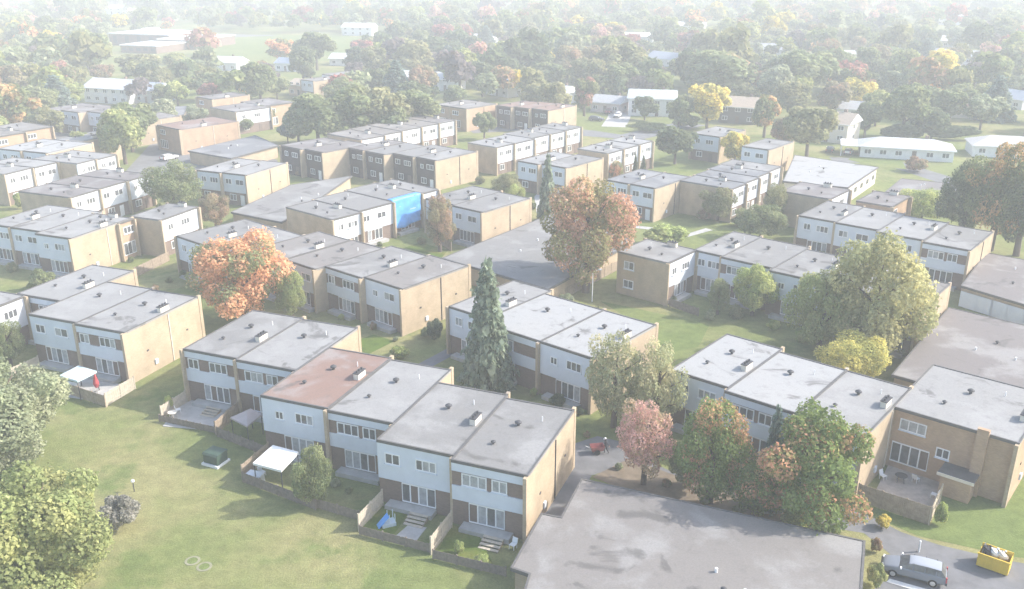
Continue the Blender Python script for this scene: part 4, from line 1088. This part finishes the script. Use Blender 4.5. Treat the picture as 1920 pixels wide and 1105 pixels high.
fence('fence left of the cream gabled row', G(70, 668, 1.5), G(20, 690, 1.5), 1.5, 'wood_pale')
fence('reddish garden wall fence below the small left brick block', G(315, 472, 1.6), G(252, 502, 1.6), 1.6, 'wood')
fence('fence right of the brown brick block', G(1256, 560, 1.2), G(1310, 578, 1.2), 1.2, 'wood_dark')
fence('grey fence behind the spruce row lawn', G(1050, 545, 1.6), G(1160, 488, 1.6), 1.6, 'wood')
fence('brown fence between tarpaulin row and cream gable', G(822, 440, 1.5), G(846, 455, 1.5), 1.5, 'wood')
fence('weathered patio screen before the brick house', G(1612, 906, 1.9), G(1748, 950, 1.9), 1.85, 'wood', group='patio screens')
fence('side screen of the brick house patio', G(1768, 908, 1.9), G(1748, 950, 1.9), 1.85, 'wood_pale', group='patio screens')

def slab(name, m, pix, z, label=None):
    pts = [at(x, y, 0) for x, y in pix]
    return structure(MB().prism([(p.x, p.y) for p in pts], 0.0, z).build(name, m))
slab('patio', 'patio', [(1640, 925), (1668, 868), (1768, 905), (1745, 975)], 0.09)
slab('patio', 'concrete', [(735, 1012), (766, 985), (800, 990), (775, 1022)], 0.05)
slab('patio', 'concrete', [(305, 800), (350, 745), (440, 768), (400, 808)], 0.06)
slab('patio', 'concrete', [(125, 745), (160, 705), (240, 725), (200, 755)], 0.06)
for pix in ([(680, 990), (715, 950), (765, 965), (735, 1010)], [(818, 1040), (848, 985), (895, 998), (925, 1060)]):
    sheet('lawn', 'garden', pix, 0.04)

def steps(label, house, x, w=1.8, n=4):
    o = empty('garden_steps', house.matrix_world @ Vector((x, -1.12, 0)) if False else house.location, house.rotation_euler.z, label, 'steps', 'wooden garden steps')
    rot = Matrix.Rotation(house.rotation_euler.z, 3, 'Z'); o.location = house.location + rot @ Vector((x, -1.12, 0))
    for i in range(n):
        z = 0.5 - i * 0.13; MB().box(0, w, -0.36 * (i + 1) + 0.02, -0.36 * i - 0.04, z - 0.06, z).build('tread', 'wood_pale', o)
    for sx in (0.05, w - 0.11):
        MB().add([(sx, 0, 0), (sx + 0.06, 0, 0), (sx + 0.06, -0.36 * n, 0), (sx, -0.36 * n, 0), (sx, 0, 0.43), (sx + 0.06, 0, 0.43), (sx + 0.06, -0.36 * n, 0.04), (sx, -0.36 * n, 0.04)],
                 [(3, 2, 1, 0), (4, 5, 6, 7), (0, 1, 5, 4), (1, 2, 6, 5), (2, 3, 7, 6), (3, 0, 4, 7)]).build('stringer', 'wood', o)
steps('pale wooden steps in the blue toy garden', R_front[4], 3.6)
steps('pale wooden steps in the last garden by the garage', R_front[5], 3.4)
steps('grey wooden steps in the first front row garden', R_front[0], 3.2)

# canopies
def canopy(label, corners, z, m, apex=0.0, tilt=0.0, valance=0.18):
    P = [at(x, y, z) for x, y in corners]; c = sum(P, Vector()) / 4
    o = empty('garden_canopy', (c.x, c.y, 0), 0, label, 'canopy')
    L = [(p.x - c.x, p.y - c.y) for p in P]
    zz = [z + tilt, z + tilt, z, z]
    b = MB(); n = 4
    if apex:
        b.add([(*L[i], zz[i]) for i in range(4)] + [(0, 0, z + apex)], [(0, 1, 4), (1, 2, 4), (2, 3, 4), (3, 0, 4)])
    else:
        b.add([(*L[i], zz[i]) for i in range(4)] + [(*L[i], zz[i] + 0.05) for i in range(4)], [(3, 2, 1, 0), (4, 5, 6, 7)] + [(i, (i + 1) % 4, 4 + (i + 1) % 4, 4 + i) for i in range(4)])
    b.build('canopy_top', m, o)
    v = MB()
    for i in range(4):
        j = (i + 1) % 4; v.add([(*L[i], zz[i] - 0.002), (*L[j], zz[j] - 0.002), (*L[j], zz[j] - valance), (*L[i], zz[i] - valance)], [(0, 1, 2, 3)])
    v.build('valance', m, o)
    for i in range(4):
        MB().box(L[i][0] * 0.95 - 0.04, L[i][0] * 0.95 + 0.04, L[i][1] * 0.95 - 0.04, L[i][1] * 0.95 + 0.04, 0, zz[i] - 0.01).build('post', 'vent', o)
    return o
canopy('white flat canopy by the third front row house', [(512, 838), (560, 851), (527, 883), (474, 869)], 2.4, 'white_canvas', tilt=0.15)
canopy('mauve peaked canopy by the second front row house', [(432, 783), (470, 766), (491, 777), (463, 799)], 2.3, 'mauve', apex=0.55)
canopy('pale blue canopy by the cream gabled row', [(147, 688), (182, 698), (145, 715), (111, 705)], 2.4, 'blue_canvas', tilt=0.1)

# small garden things
def table(label, p, m='vent', r=0.55):
    o = empty('garden_table', (p.x, p.y, 0.06), 0, label, 'table')
    MB().tube((0, 0, 0.68), (0, 0, 0.73), r, r, 16).build('table_top', m, o)
    for i in range(4):
        a = i * math.pi / 2 + .4; MB().tube((math.cos(a) * r * .8, math.sin(a) * r * .8, 0), (math.cos(a) * r * .5, math.sin(a) * r * .5, 0.68), 0.03, 0.03, 6).build('leg', m, o)
    return o
def chair(label, p, rz, m='white', group='garden chairs'):
    o = empty('garden_chair', (p.x, p.y, 0.06), rz, label, 'chair', group)
    MB().box(-.25, .25, -.25, .25, .40, .44).build('seat', m, o)
    MB().add([(-.25, .22, .46), (.25, .22, .46), (.25, .27, .46), (-.25, .27, .46), (-.25, .34, .9), (.25, .34, .9), (.25, .38, .9), (-.25, .38, .9)], [(3, 2, 1, 0), (4, 5, 6, 7), (0, 1, 5, 4), (1, 2, 6, 5), (2, 3, 7, 6), (3, 0, 4, 7)]).build('backrest', m, o)
    for x in (-.22, .22):
        for y in (-.22, .22): MB().box(x - .025, x + .025, y - .025, y + .025, 0, .4).build('leg', m, o)
    return o
table('dark round table on the brick house patio', at(1688, 905)); chair('white chair at the left of the brick house patio', at(1655, 900), 0.5); chair('white chair by the brick house patio doors', at(1716, 905), 2.2); chair('white chair near the patio side screen', at(1750, 935), 4.0)
chair('white chair in the first front row garden', at(335, 775), 2.0); table('pale round table in the first front row garden', at(325, 785), 'cream', 0.5)
chair('white chair beside the white canopy', at(492, 893), 1.0); chair('folded white chair at the last garden steps', at(962, 1030), -0.6)

def toy():
    p = at(728, 985); o = empty('toy_playhouse', (p.x, p.y, 0.04), 0.4, 'blue plastic toy slide in the garden beside steps', 'toy')
    MB().box(-.6, .6, -.45, .45, 0, .35).build('base', 'blue_canvas', o)
    MB().add([(-.95, -.35, .05), (-.95, .35, .05), (0, .35, 1.0), (0, -.35, 1.0), (-.9, -.35, .0), (-.9, .35, .0), (.05, .35, .95), (.05, -.35, .95)], [(0, 1, 2, 3), (7, 6, 5, 4), (0, 3, 7, 4), (1, 5, 6, 2), (0, 4, 5, 1), (3, 2, 6, 7)]).build('slide', 'tarp', o)
    for x in (.02, .5):
        for y in (-.4, .36): MB().box(x, x + .06, y, y + .06, .35, 1.2).build('post', 'blue_canvas', o)
toy()
def parasol():
    p = at(183, 735); o = empty('red_parasol', (p.x, p.y, 0.06), 0, 'folded red parasol beside the pale blue canopy', 'parasol')
    MB().tube((0, 0, 0), (0, 0, 2.3), 0.03, 0.03, 8).build('pole', 'metal', o)
    b = MB(); b.tube((0, 0, 0.5), (0, 0, 1.0), 0.16, 0.34, 12); b.tube((0, 0, 1.0), (0, 0, 2.25), 0.34, 0.06, 12); b.build('folded_canopy', 'red', o)
    MB().tube((0, 0, 0), (0, 0, 0.1), 0.28, 0.25, 12).build('base', 'concrete', o)
parasol()
def storage(label, px, py, w, d, h, az, m):
    p = at(px, py); o = empty('storage_box', (p.x, p.y, 0.0), -math.radians(az), label, 'box')
    MB().box(-w / 2, w / 2, -d / 2, d / 2, 0, h).build('body', m, o); MB().box(-w / 2 - .05, w / 2 + .05, -d / 2 - .05, d / 2 + .05, h + .002, h + .09).build('lid', 'white', o)
storage('white storage box before the white canopy', 480, 905, 1.5, 0.8, 0.9, 21, 'panel')
storage('pale storage box under the pale blue canopy', 135, 735, 1.6, 0.8, 0.9, 21, 'cream')

def transformer():
    p = at(405, 868); o = empty('utility_cabinet', (p.x, p.y, 0), -math.radians(24), 'dark green utility cabinet on white concrete pad on lawn', 'cabinet')
    MB().box(-1.0, 1.0, -0.9, 0.9, 0, 0.22).build('concrete_pad', 'white', o)
    MB().box(-.85, .85, -.7, .75, 0.222, 1.15).build('cabinet_body', 'green_metal', o)
    MB().add([(-.9, -.78, 1.152), (.9, -.78, 1.152), (.9, .8, 1.152), (-.9, .8, 1.152), (-.9, -.6, 1.3), (.9, -.6, 1.3), (.9, .8, 1.3), (-.9, .8, 1.3)], [(3, 2, 1, 0), (4, 5, 6, 7), (0, 1, 5, 4), (1, 2, 6, 5), (2, 3, 7, 6), (3, 0, 4, 7)]).build('cabinet_lid', 'green_metal', o)
    for x in (-.42, .42): MB().box(x - .38, x + .38, -.72, -.69, .3, 1.08).build('cabinet_door', 'green_metal', o)
transformer()
for lab, x, y in (('round concrete manhole cover on the lawn, left of two', 361, 1052), ('round concrete manhole cover on the lawn, right of two', 383, 1063)):
    p = at(x, y); o = empty('manhole_cover', (p.x, p.y, 0), 0, lab, 'manhole', 'manhole covers on the lawn')
    MB().tube((0, 0, -.05), (0, 0, 0.03), 0.62, 0.62, 24).build('concrete_ring', 'ring', o); MB().tube((0, 0, 0.0), (0, 0, 0.04), 0.42, 0.42, 24).build('lid', 'field', o)
p = at(252, 922); o = empty('lawn_lamp', (p.x, p.y, 0), 0, 'short white globe lamp post beside the grey shrub', 'lamp')
MB().tube((0, 0, 0), (0, 0, 1.0), .05, .04, 8).build('post', 'vent', o)
b = MB()
for i in range(6):
    a0, a1 = math.pi * i / 6 - math.pi / 2, math.pi * (i + 1) / 6 - math.pi / 2
    b.tube((0, 0, 1.12 + .17 * math.sin(a0)), (0, 0, 1.12 + .17 * math.sin(a1)), max(.01, .17 * math.cos(a0)), max(.01, .17 * math.cos(a1)), 12, False)
b.build('globe', 'white', o, smooth=True)
def pole(label, px, py, h, m='white'):
    p = at(px, py); o = empty('street_lamp', (p.x, p.y, 0), 0, label, 'lamp post')
    MB().tube((0, 0, 0), (0, 0, h), .08, .05, 8).build('post', m, o)
    MB().tube((0, 0, h - .05), (.9, .3, h + .25), .035, .03, 6).build('arm', m, o); MB().box(.7, 1.25, .12, .44, h + .2, h + .32).build('lamp_head', 'panel', o)
pole('slim pale lamp post below the tall maple', 1110, 566, 4.5)
p = at(1722, 1035); o = empty('bollard', (p.x, p.y, 0), 0, 'white bollard post on the road beside the car', 'bollard')
MB().tube((0, 0, 0), (0, 0, 1.05), .09, .08, 12).build('post', 'white', o); MB().tube((0, 0, 1.05), (0, 0, 1.12), .1, .04, 12).build('cap', 'white', o)

# porch and brick chimney of the buff house
hb = R_brick[0]
wb_ = 10.6
MB().box(5.6, 8.2, -2.1, -0.01, 0, 2.1).build('porch_wall', 'brick_orange', hb)
MB().box(5.35, 8.4, -2.35, -0.02, 2.102, 2.35).build('porch_roof', 'flashing', hb)
MB().box(5.3, 8.45, -2.42, -2.352, 2.08, 2.36).build('porch_fascia', 'cream', hb)
MB().box(7.5, 8.5, -0.45, -0.005, 0, H0 + 0.45).build('chimney_breast', 'brick_orange', hb)
window(hb, 4.4, 2.55, 1.2, 1.0, 2, -0.002)

# two windows in the blank end wall of the brown brick block
for zz in (1.2, 4.0):
    f = window(R_midb[0], 0.0, zz, 1.7, 1.2, 2, 0.0); f.location = (-0.002, 7.0, zz); f.rotation_euler = (0, 0, -math.pi / 2)

# blue tarpaulin hanging over the third house of the white fronted row
def tarpaulin():
    h = R_tarp[2]; o_rot = h.rotation_euler.z
    w = 6.9; nx, nz = 22, 18; vs = []
    for j in range(nz + 1):
        for i in range(nx + 1):
            u, v = i / nx, j / nz
            z = H0 + 0.16 - v * 5.0 - 0.25 * math.sin(u * 5) * v
            y = -0.22 - 0.35 * v ** 2 - 0.09 * math.sin(u * 13 + v * 3) * (0.25 + v) - 0.05 * math.sin(v * 14 + u * 6)
            vs.append((0.1 + u * w * (1 - 0.10 * v) + 0.2 * v, y, z))
    top = [(0.1 + w * i / nx, 1.1, H0 + 0.18) for i in range(nx + 1)]
    fs = [(j * (nx + 1) + i, j * (nx + 1) + i + 1, (j + 1) * (nx + 1) + i + 1, (j + 1) * (nx + 1) + i) for j in range(nz) for i in range(nx)]
    base = len(vs); vs += top
    fs += [(base + i, base + i + 1, i + 1, i) for i in range(nx)]
    b = MB().add(vs, fs); o = b.build('tarpaulin', 'tarp', None, smooth=True)
    md = o.modifiers.new('thickness', 'SOLIDIFY'); md.thickness = 0.02
    o.location = h.location; o.rotation_euler = (0, 0, o_rot)
    tag(o, 'bright blue tarpaulin hung over a white house front', 'tarpaulin')
tarpaulin()

# ------------------------------------------------------------------ vehicles
def car_meshes(L=4.7, Wd=1.85, Hh=1.7, kind='van'):
    hw = Wd / 2
    # stations along x (front at +x): (x, belt height, half width at belt, hood/deck flag)
    st = [(L / 2, 0.62, .70), (L / 2 - .10, .78, .84), (L / 2 - .55, .90, .90), (L * .24, 1.0, .915), (L * .1, 1.03, .92), (-L * .15, 1.05, .92), (-L * .38, 1.06, .91), (-L / 2 + .1, 1.02, .87), (-L / 2, .85, .78)]
    b = MB(); n = 10; rings = []
    for x, bh, w in st:
        w *= hw / .925; lo = .24 if abs(x) < L / 2 - .3 else .34
        prof = [(0, lo), (w * .82, lo), (w * .97, lo + .10), (w, lo + .32), (w * .985, bh - .14), (w * .93, bh - .02), (w * .8, bh + .02), (0, bh + .035)]
        ring = [(x, y, z) for y, z in prof] + [(x, -y, z) for y, z in prof[1:-1]][::-1]
        rings.append(ring)
    m = len(rings[0]); vs = [v for r in rings for v in r]; fs = []
    for i in range(len(rings) - 1):
        for j in range(m): fs.append((i * m + j, i * m + (j + 1) % m, (i + 1) * m + (j + 1) % m, (i + 1) * m + j))
    fs += [tuple(range(m))[::-1], tuple(range((len(rings) - 1) * m, len(rings) * m))]
    b.add(vs, fs); body = b.mesh('body', 'carpaint', True)
    # greenhouse
    xs = [(L * .235, 1.0, .80), (L * .09, Hh - .12, .68), (L * .02, Hh - .03, .67), (-L * .2, Hh, .68), (-L * .40, Hh - .06, .66), (-L / 2 + .12, 1.04, .78)]
    g = MB(); vs = []; k = len(xs)
    for x, z, w in xs:
        w *= hw / .8 * .86
        vs += [(x, w, z), (x, -w, z)]
    low = [(x, (.83 * hw / .925) * (1 if s else -1), 1.0) for x, z, w in xs for s in (1, 0)]
    nb = len(vs); vs += low; fs = []
    for i in range(k - 1):
        a = 2 * i; fs.append((a, a + 1, a + 3, a + 2)); fs.append((nb + a, a, a + 2, nb + a + 2)); fs.append((a + 1, nb + a + 1, nb + a + 3, a + 3))
    g.add(vs, fs); glass = g.mesh('windows', 'glass', False)
    rf = MB(); xr = [(L * .085, Hh - .105, .66), (L * .02, Hh - .005, .665), (-L * .2, Hh + .03, .675), (-L * .40, Hh - .03, .655)]
    vs = []
    for x, z, w in xr:
        w *= hw / .8 * .86; vs += [(x, w, z), (x, w * .5, z + .03), (x, -w * .5, z + .03), (x, -w, z), (x, w * 1.01, z - .09), (x, -w * 1.01, z - .09)]
    fs = []
    for i in range(3):
        a = 6 * i
        for p, q in ((0, 1), (1, 2), (2, 3), (4, 0), (3, 5)): fs.append((a + p, a + q, a + 6 + q, a + 6 + p))
    rf.add(vs, fs); roof = rf.mesh('roof_panel', 'carpaint', True)
    pl = MB()
    for sx, zt in ((L * .02, Hh - .1), (-L * .16, Hh - .06), (-L * .33, Hh - .08)):
        for s in (1, -1): pl.add([(sx - .05, s * (.85 * hw / .925), 1.0), (sx + .05, s * (.85 * hw / .925), 1.0), (sx + .04, s * .745 * hw / .8 * .98, zt), (sx - .04, s * .745 * hw / .8 * .98, zt)], [(0, 1, 2, 3)])
    pil = pl.mesh('pillars', 'carpaint')
    wt = MB(); wt.tube((0, -.11, 0), (0, .11, 0), .33, .33, 20); tyre = wt.mesh('wheel', 'rubber', False)
    wr_ = MB(); wr_.tube((0, -.125, 0), (0, .125, 0), .2, .2, 14); rim = wr_.mesh('rim', 'metal')
    hl = MB().box(-.1, .06, -.2, .2, -.07, .07).mesh('headlight', 'white'); tl = MB().box(-.04, .05, -.09, .09, -.22, .22).mesh('tail_light', 'red')
    mir = MB().box(-.06, .06, -.1, .1, -.06, .07).mesh('mirror', 'carpaint')
    bump = MB().box(-.08, .08, -hw * .86, hw * .86, -.12, .12).mesh('bumper', 'vent')
    return dict(L=L, hw=hw, body=body, glass=glass, roof=roof, pil=pil, tyre=tyre, rim=rim, hl=hl, tl=tl, mir=mir, bump=bump)
CARM = {}
def car(label, pos, heading, col, kind='van', roofcol=None, simple=False):
    """heading: direction the front points to, clockwise from +Y"""
    if kind not in CARM: CARM[kind] = car_meshes(4.75, 1.84, 1.52) if kind == 'van' else car_meshes(4.5, 1.78, 1.45, kind)
    c = CARM[kind]; L, hw = c['L'], c['hw']
    o = empty('parked_car', (pos.x, pos.y, 0.03), math.pi / 2 - math.radians(heading), label, 'car', 'parked cars')
    parts = [link('body', c['body'], o, color=col), link('windows', c['glass'], o), link('roof_panel', c['roof'], o, color=roofcol or col)]
    if kind == 'van':
        md = parts[0].modifiers.new('sub', 'SUBSURF'); md.levels = md.render_levels = 2; md = parts[2].modifiers.new('sub', 'SUBSURF'); md.levels = md.render_levels = 2
    o['dummy'] = 0; del o['dummy']; link('pillars', c['pil'], o, color=col)
    for x in (L * .31, -L * .30):
        for s in (1, -1):
            w = link('wheel', c['tyre'], o, (x, s * (hw - .09), .33)); link('rim', c['rim'], w)
    if simple: return o
    for s in (1, -1):
        link('headlight', c['hl'], o, (L / 2 - .12, s * hw * .66, .70)); link('tail_light', c['tl'], o, (-L / 2 + .03, s * hw * .80, .82)); link('mirror', c['mir'], o, (L * .2, s * (hw + .08), 1.08))
    link('bumper', c['bump'], o, (L / 2 - .02, 0, .44)); link('bumper', c['bump'], o, (-L / 2 + .02, 0, .44))
    return o
pa, pb = at(1658, 1060, .3), at(1768, 1088, .3)
hd = math.degrees(math.atan2(pa.x - pb.x, pa.y - pb.y))
car('silver people carrier on the lane, its shaded sides coloured darker', (pa + pb) / 2, hd, (0.19, 0.205, 0.23), 'van', (0.33, 0.35, 0.385))  # body colour darkened to paint in the shade on a silver car's sides
car('white car on the driveway of the long bungalow', at(1591, 289), 30, (0.75, 0.75, 0.74), 'car')
car('dark car left of the white car by the bungalow', at(1556, 285), 25, (0.06, 0.07, 0.09), 'car')
car('white car before the pinkish garage fronted house', at(1158, 220), 200, (0.75, 0.75, 0.74), 'car')
car('dark red car beside the pinkish house', at(1141, 213), 200, (0.25, 0.04, 0.05), 'car')
car('dark car on the far driveway', at(1118, 227), 110, (0.1, 0.1, 0.11), 'car')
for i, (x, y, cc, nm) in enumerate(((340, 78, (.7, .7, .7), 'white'), (352, 75, (.1, .1, .12), 'dark'), (366, 73, (.4, .42, .45), 'silver'), (378, 71, (.3, .05, .05), 'red'))):
    car('%s car in the school parking lot' % nm, at(x, y), 70, cc, 'car', simple=True)
car('white car behind the trees at left street', at(318, 300), 30, (0.75, 0.75, 0.74), 'car')
car('silver car on the road behind the white row', at(1010, 241), 100, (0.4, 0.42, 0.45), 'car')

def dumpster():
    p = at(1862, 1064); o = empty('rubbish_skip', (p.x, p.y, 0.03), -math.radians(38), 'yellow metal skip filled with rubbish bags', 'skip')
    w, d, h = 2.3, 1.35, 1.25; t = .06
    b = MB(); b.box(-w / 2, w / 2, -d / 2, d / 2, .08, .16); b.box(-w / 2, w / 2, -d / 2, -d / 2 + t, .162, h); b.box(-w / 2, w / 2, d / 2 - t, d / 2, .162, h + .25); b.box(-w / 2, -w / 2 + t, -d / 2 + t, d / 2 - t, .162, h); b.box(w / 2 - t, w / 2, -d / 2 + t, d / 2 - t, .162, h)
    b.build('skip_body', 'yellow', o)
    r = MB()
    for i in range(5): x = -w / 2 + .12 + i * (w - .24) / 4; r.box(x - .05, x + .05, -d / 2 - .07, -d / 2 - .002, .16, h - .05)
    r.box(-w / 2 - .05, w / 2 + .05, -d / 2 - .09, -d / 2 + .02, h - .04, h + .05)
    r.build('stiffening_ribs', 'yellow', o)
    for x in (-.9, .9): MB().box(x - .1, x + .1, -d / 2, d / 2, 0, .078).build('skid', 'vent', o)
    g = random.Random(4)
    names = [('white rubbish bag on the yellow skip', 'white'), ('pale rubbish bag on the yellow skip', 'cream'), ('dark rubbish bag in the yellow skip', 'cloth_dark')]
    rot = Matrix.Rotation(-math.radians(38), 3, 'Z')
    for i, (lab, m) in enumerate(names):
        bb = MB(); rr_ = .42
        for k in range(6):
            a0, a1 = math.pi * k / 6 - math.pi / 2, math.pi * (k + 1) / 6 - math.pi / 2
            f = lambda a: (1.0 + .15 * math.sin(3 * a)) * rr_
            bb.tube((0, 0, .36 + .36 * math.sin(a0)), (0.03 * k, 0, .36 + .36 * math.sin(a1)), max(.02, f(a0) * math.cos(a0)), max(.03, f(a1) * math.cos(a1)), 10, False)
        bb.tube((.15, 0, .68), (.2, 0, .85), .05, .1, 8)
        q = bb.build('rubbish_bag', m, None, smooth=True); q.location = o.location + rot @ Vector((-.1 + i * .55 if i < 2 else -.65, .1, .85)); tag(q, lab, 'bag', 'rubbish bags')
    wd = MB()
    for i in range(4): wd.tube((-1.0 + i * .18, -.3 + .1 * i, .5), (-.9 + i * .12, .3 - .1 * i, 1.75 - .1 * i), .05, .05, 6)
    q = wd.build('scrap_timber', 'wood_pale'); q.location = o.location; q.rotation_euler = (0, 0, -math.radians(38)); tag(q, 'scrap timber sticking out of the yellow skip', 'timber')
dumpster()

# ------------------------------------------------------------------ the walker with the red cart on the path
def skin(name, V, E, R, m, parent, loc=(0, 0, 0), sub=2):
    me = bpy.data.meshes.new(name); me.from_pydata(V, E, []); o = link(name, me, parent, loc)
    md = o.modifiers.new('skin', 'SKIN'); md.use_smooth_shade = True
    if not me.skin_vertices: pass
    lay = me.skin_vertices[0].data
    for i, r in enumerate(R): lay[i].radius = (r, r); lay[i].use_root = (i == 0)
    s = o.modifiers.new('sub', 'SUBSURF'); s.levels = sub; s.render_levels = sub
    me.materials.append(M[m]); return o
def person():
    p = at(1135, 851); o = empty('person', (p.x, p.y, 0.03), math.radians(100), 'person in dark clothes and white cap pulling red cart', 'person')
    V = [(0, 0, .95), (0, 0, 1.15), (0, .02, 1.38), (0, .03, 1.50), (0, .05, 1.60), (0, .06, 1.70),
         (.10, 0, .90), (.11, .14, .50), (.11, .02, .09), (.11, .16, .05), (-.10, 0, .90), (-.11, -.10, .50), (-.11, -.30, .12), (-.11, -.18, .05),
         (.19, .02, 1.40), (.24, -.06, 1.13), (.22, .10, .92), (-.19, .02, 1.40), (-.26, -.10, 1.14), (-.22, -.32, .98)]
    E = [(0, 1), (1, 2), (2, 3), (3, 4), (4, 5), (0, 6), (6, 7), (7, 8), (8, 9), (0, 10), (10, 11), (11, 12), (12, 13), (2, 14), (14, 15), (15, 16), (2, 17), (17, 18), (18, 19)]
    R = [.15, .14, .17, .065, .09, .08, .095, .065, .045, .04, .095, .065, .045, .04, .07, .05, .032, .07, .05, .032]
    skin('body', V, E, R, 'cloth_dark', o)
    # head and hands
    hd_ = MB()
    for k in range(8):
        a0, a1 = math.pi * k / 8 - math.pi / 2, math.pi * (k + 1) / 8 - math.pi / 2
        hd_.tube((0, .07 + .012 * k * (k < 4), 1.66 + .135 * math.sin(a0)), (0, .07 + .012 * (k + 1) * (k < 3), 1.66 + .135 * math.sin(a1)), max(.01, .098 * math.cos(a0)), max(.01, .098 * math.cos(a1)), 12, False)
    hd_.box(-.018, .018, .16, .195, 1.63, 1.68)
    hd_.build('head', 'skin', o, smooth=True)
    for (hx, hy, hz, s) in ((.22, .10, .92, 1), (-.22, -.32, .98, -1)):
        Vh = [(0, 0, 0), (0, .01, -.05), (0, .02, -.10)]; Eh = [(0, 1), (1, 2)]; Rh = [.026, .036, .034]
        for f in range(4):
            b0 = len(Vh); x = (f - 1.5) * .02; l = (.075, .085, .08, .06)[f]
            Vh += [(x, .03, -.13), (x, .045, -.13 - l * .5), (x, .03, -.13 - l)]; Eh += [(2, b0), (b0, b0 + 1), (b0 + 1, b0 + 2)]; Rh += [.0085, .008, .007]
        b0 = len(Vh); Vh += [(.035 * s, .035, -.06), (.045 * s, .055, -.10)]; Eh += [(1, b0), (b0, b0 + 1)]; Rh += [.010, .008]
        skin('hand', Vh, Eh, Rh, 'skin', o, (hx, hy, hz - .01), 1)
    cp = MB()
    for k in range(4):
        a0, a1 = math.pi / 2 * k / 4, math.pi / 2 * (k + 1) / 4
        cp.tube((0, .075, 1.69 + .125 * math.sin(a0)), (0, .075, 1.69 + .125 * math.sin(a1)), .125 * math.cos(a0), max(.01, .125 * math.cos(a1)), 14, False)
    cp.tube((0, .12, 1.685), (0, .13, 1.70), .17, .15, 14)
    cp.build('cap', 'white', o, smooth=True)
    c0 = at(1118, 850); c = empty('red_cart', (c0.x, c0.y, .03), math.radians(100), 'red two wheeled cart behind the walker on the path', 'cart')
    bb = MB(); bb.add([(-.35, -.6, .35), (.35, -.6, .35), (.35, .5, .35), (-.35, .5, .35), (-.45, -.75, .85), (.45, -.75, .85), (.45, .6, .85), (-.45, .6, .85)], [(3, 2, 1, 0), (0, 1, 5, 4), (1, 2, 6, 5), (2, 3, 7, 6), (3, 0, 4, 7)])
    x = bb.build('tray', 'faded_red', c); md = x.modifiers.new('thickness', 'SOLIDIFY'); md.thickness = .03
    for s in (-1, 1):
        w = MB().tube((s * .42, 0, .28), (s * .50, 0, .28), .28, .28, 18).build('wheel', 'rubber', c)
    MB().tube((-.1, .55, .6), (-.1, 1.15, .95), .02, .02, 6).build('handle', 'metal', c)
person()

# painted line on the road
LAYER[0] = 0
def line(pix):
    pts = [at(x, y, 0) for x, y in pix]
    structure(MB().add([(p.x, p.y, 0.045) for p in pts], [tuple(range(len(pts)))]).build('road_marking', 'line'))
line([(1662, 1092), (1668, 1086), (1760, 1112), (1756, 1120)])

# ------------------------------------------------------------------ the hazy air
hz = MB().box(-2650, 2650, -300, 3450, -1.0, CAM_H + 1.5).build('haze', None)
hz['kind'] = 'stuff'
hm = bpy.data.materials.new('haze'); hm.use_nodes = True
n_, l_ = hm.node_tree.nodes, hm.node_tree.links
n_.remove(n_['Principled BSDF'])
pv = n_.new('ShaderNodeVolumePrincipled')
pv.inputs['Color'].default_value = (0.90, 0.915, 0.925, 1)
pv.inputs['Density'].default_value = HAZE_DENSITY
pv.inputs['Anisotropy'].default_value = 0.0
l_.new(pv.outputs[0], n_['Material Output'].inputs['Volume'])
hz.data.materials.append(hm)
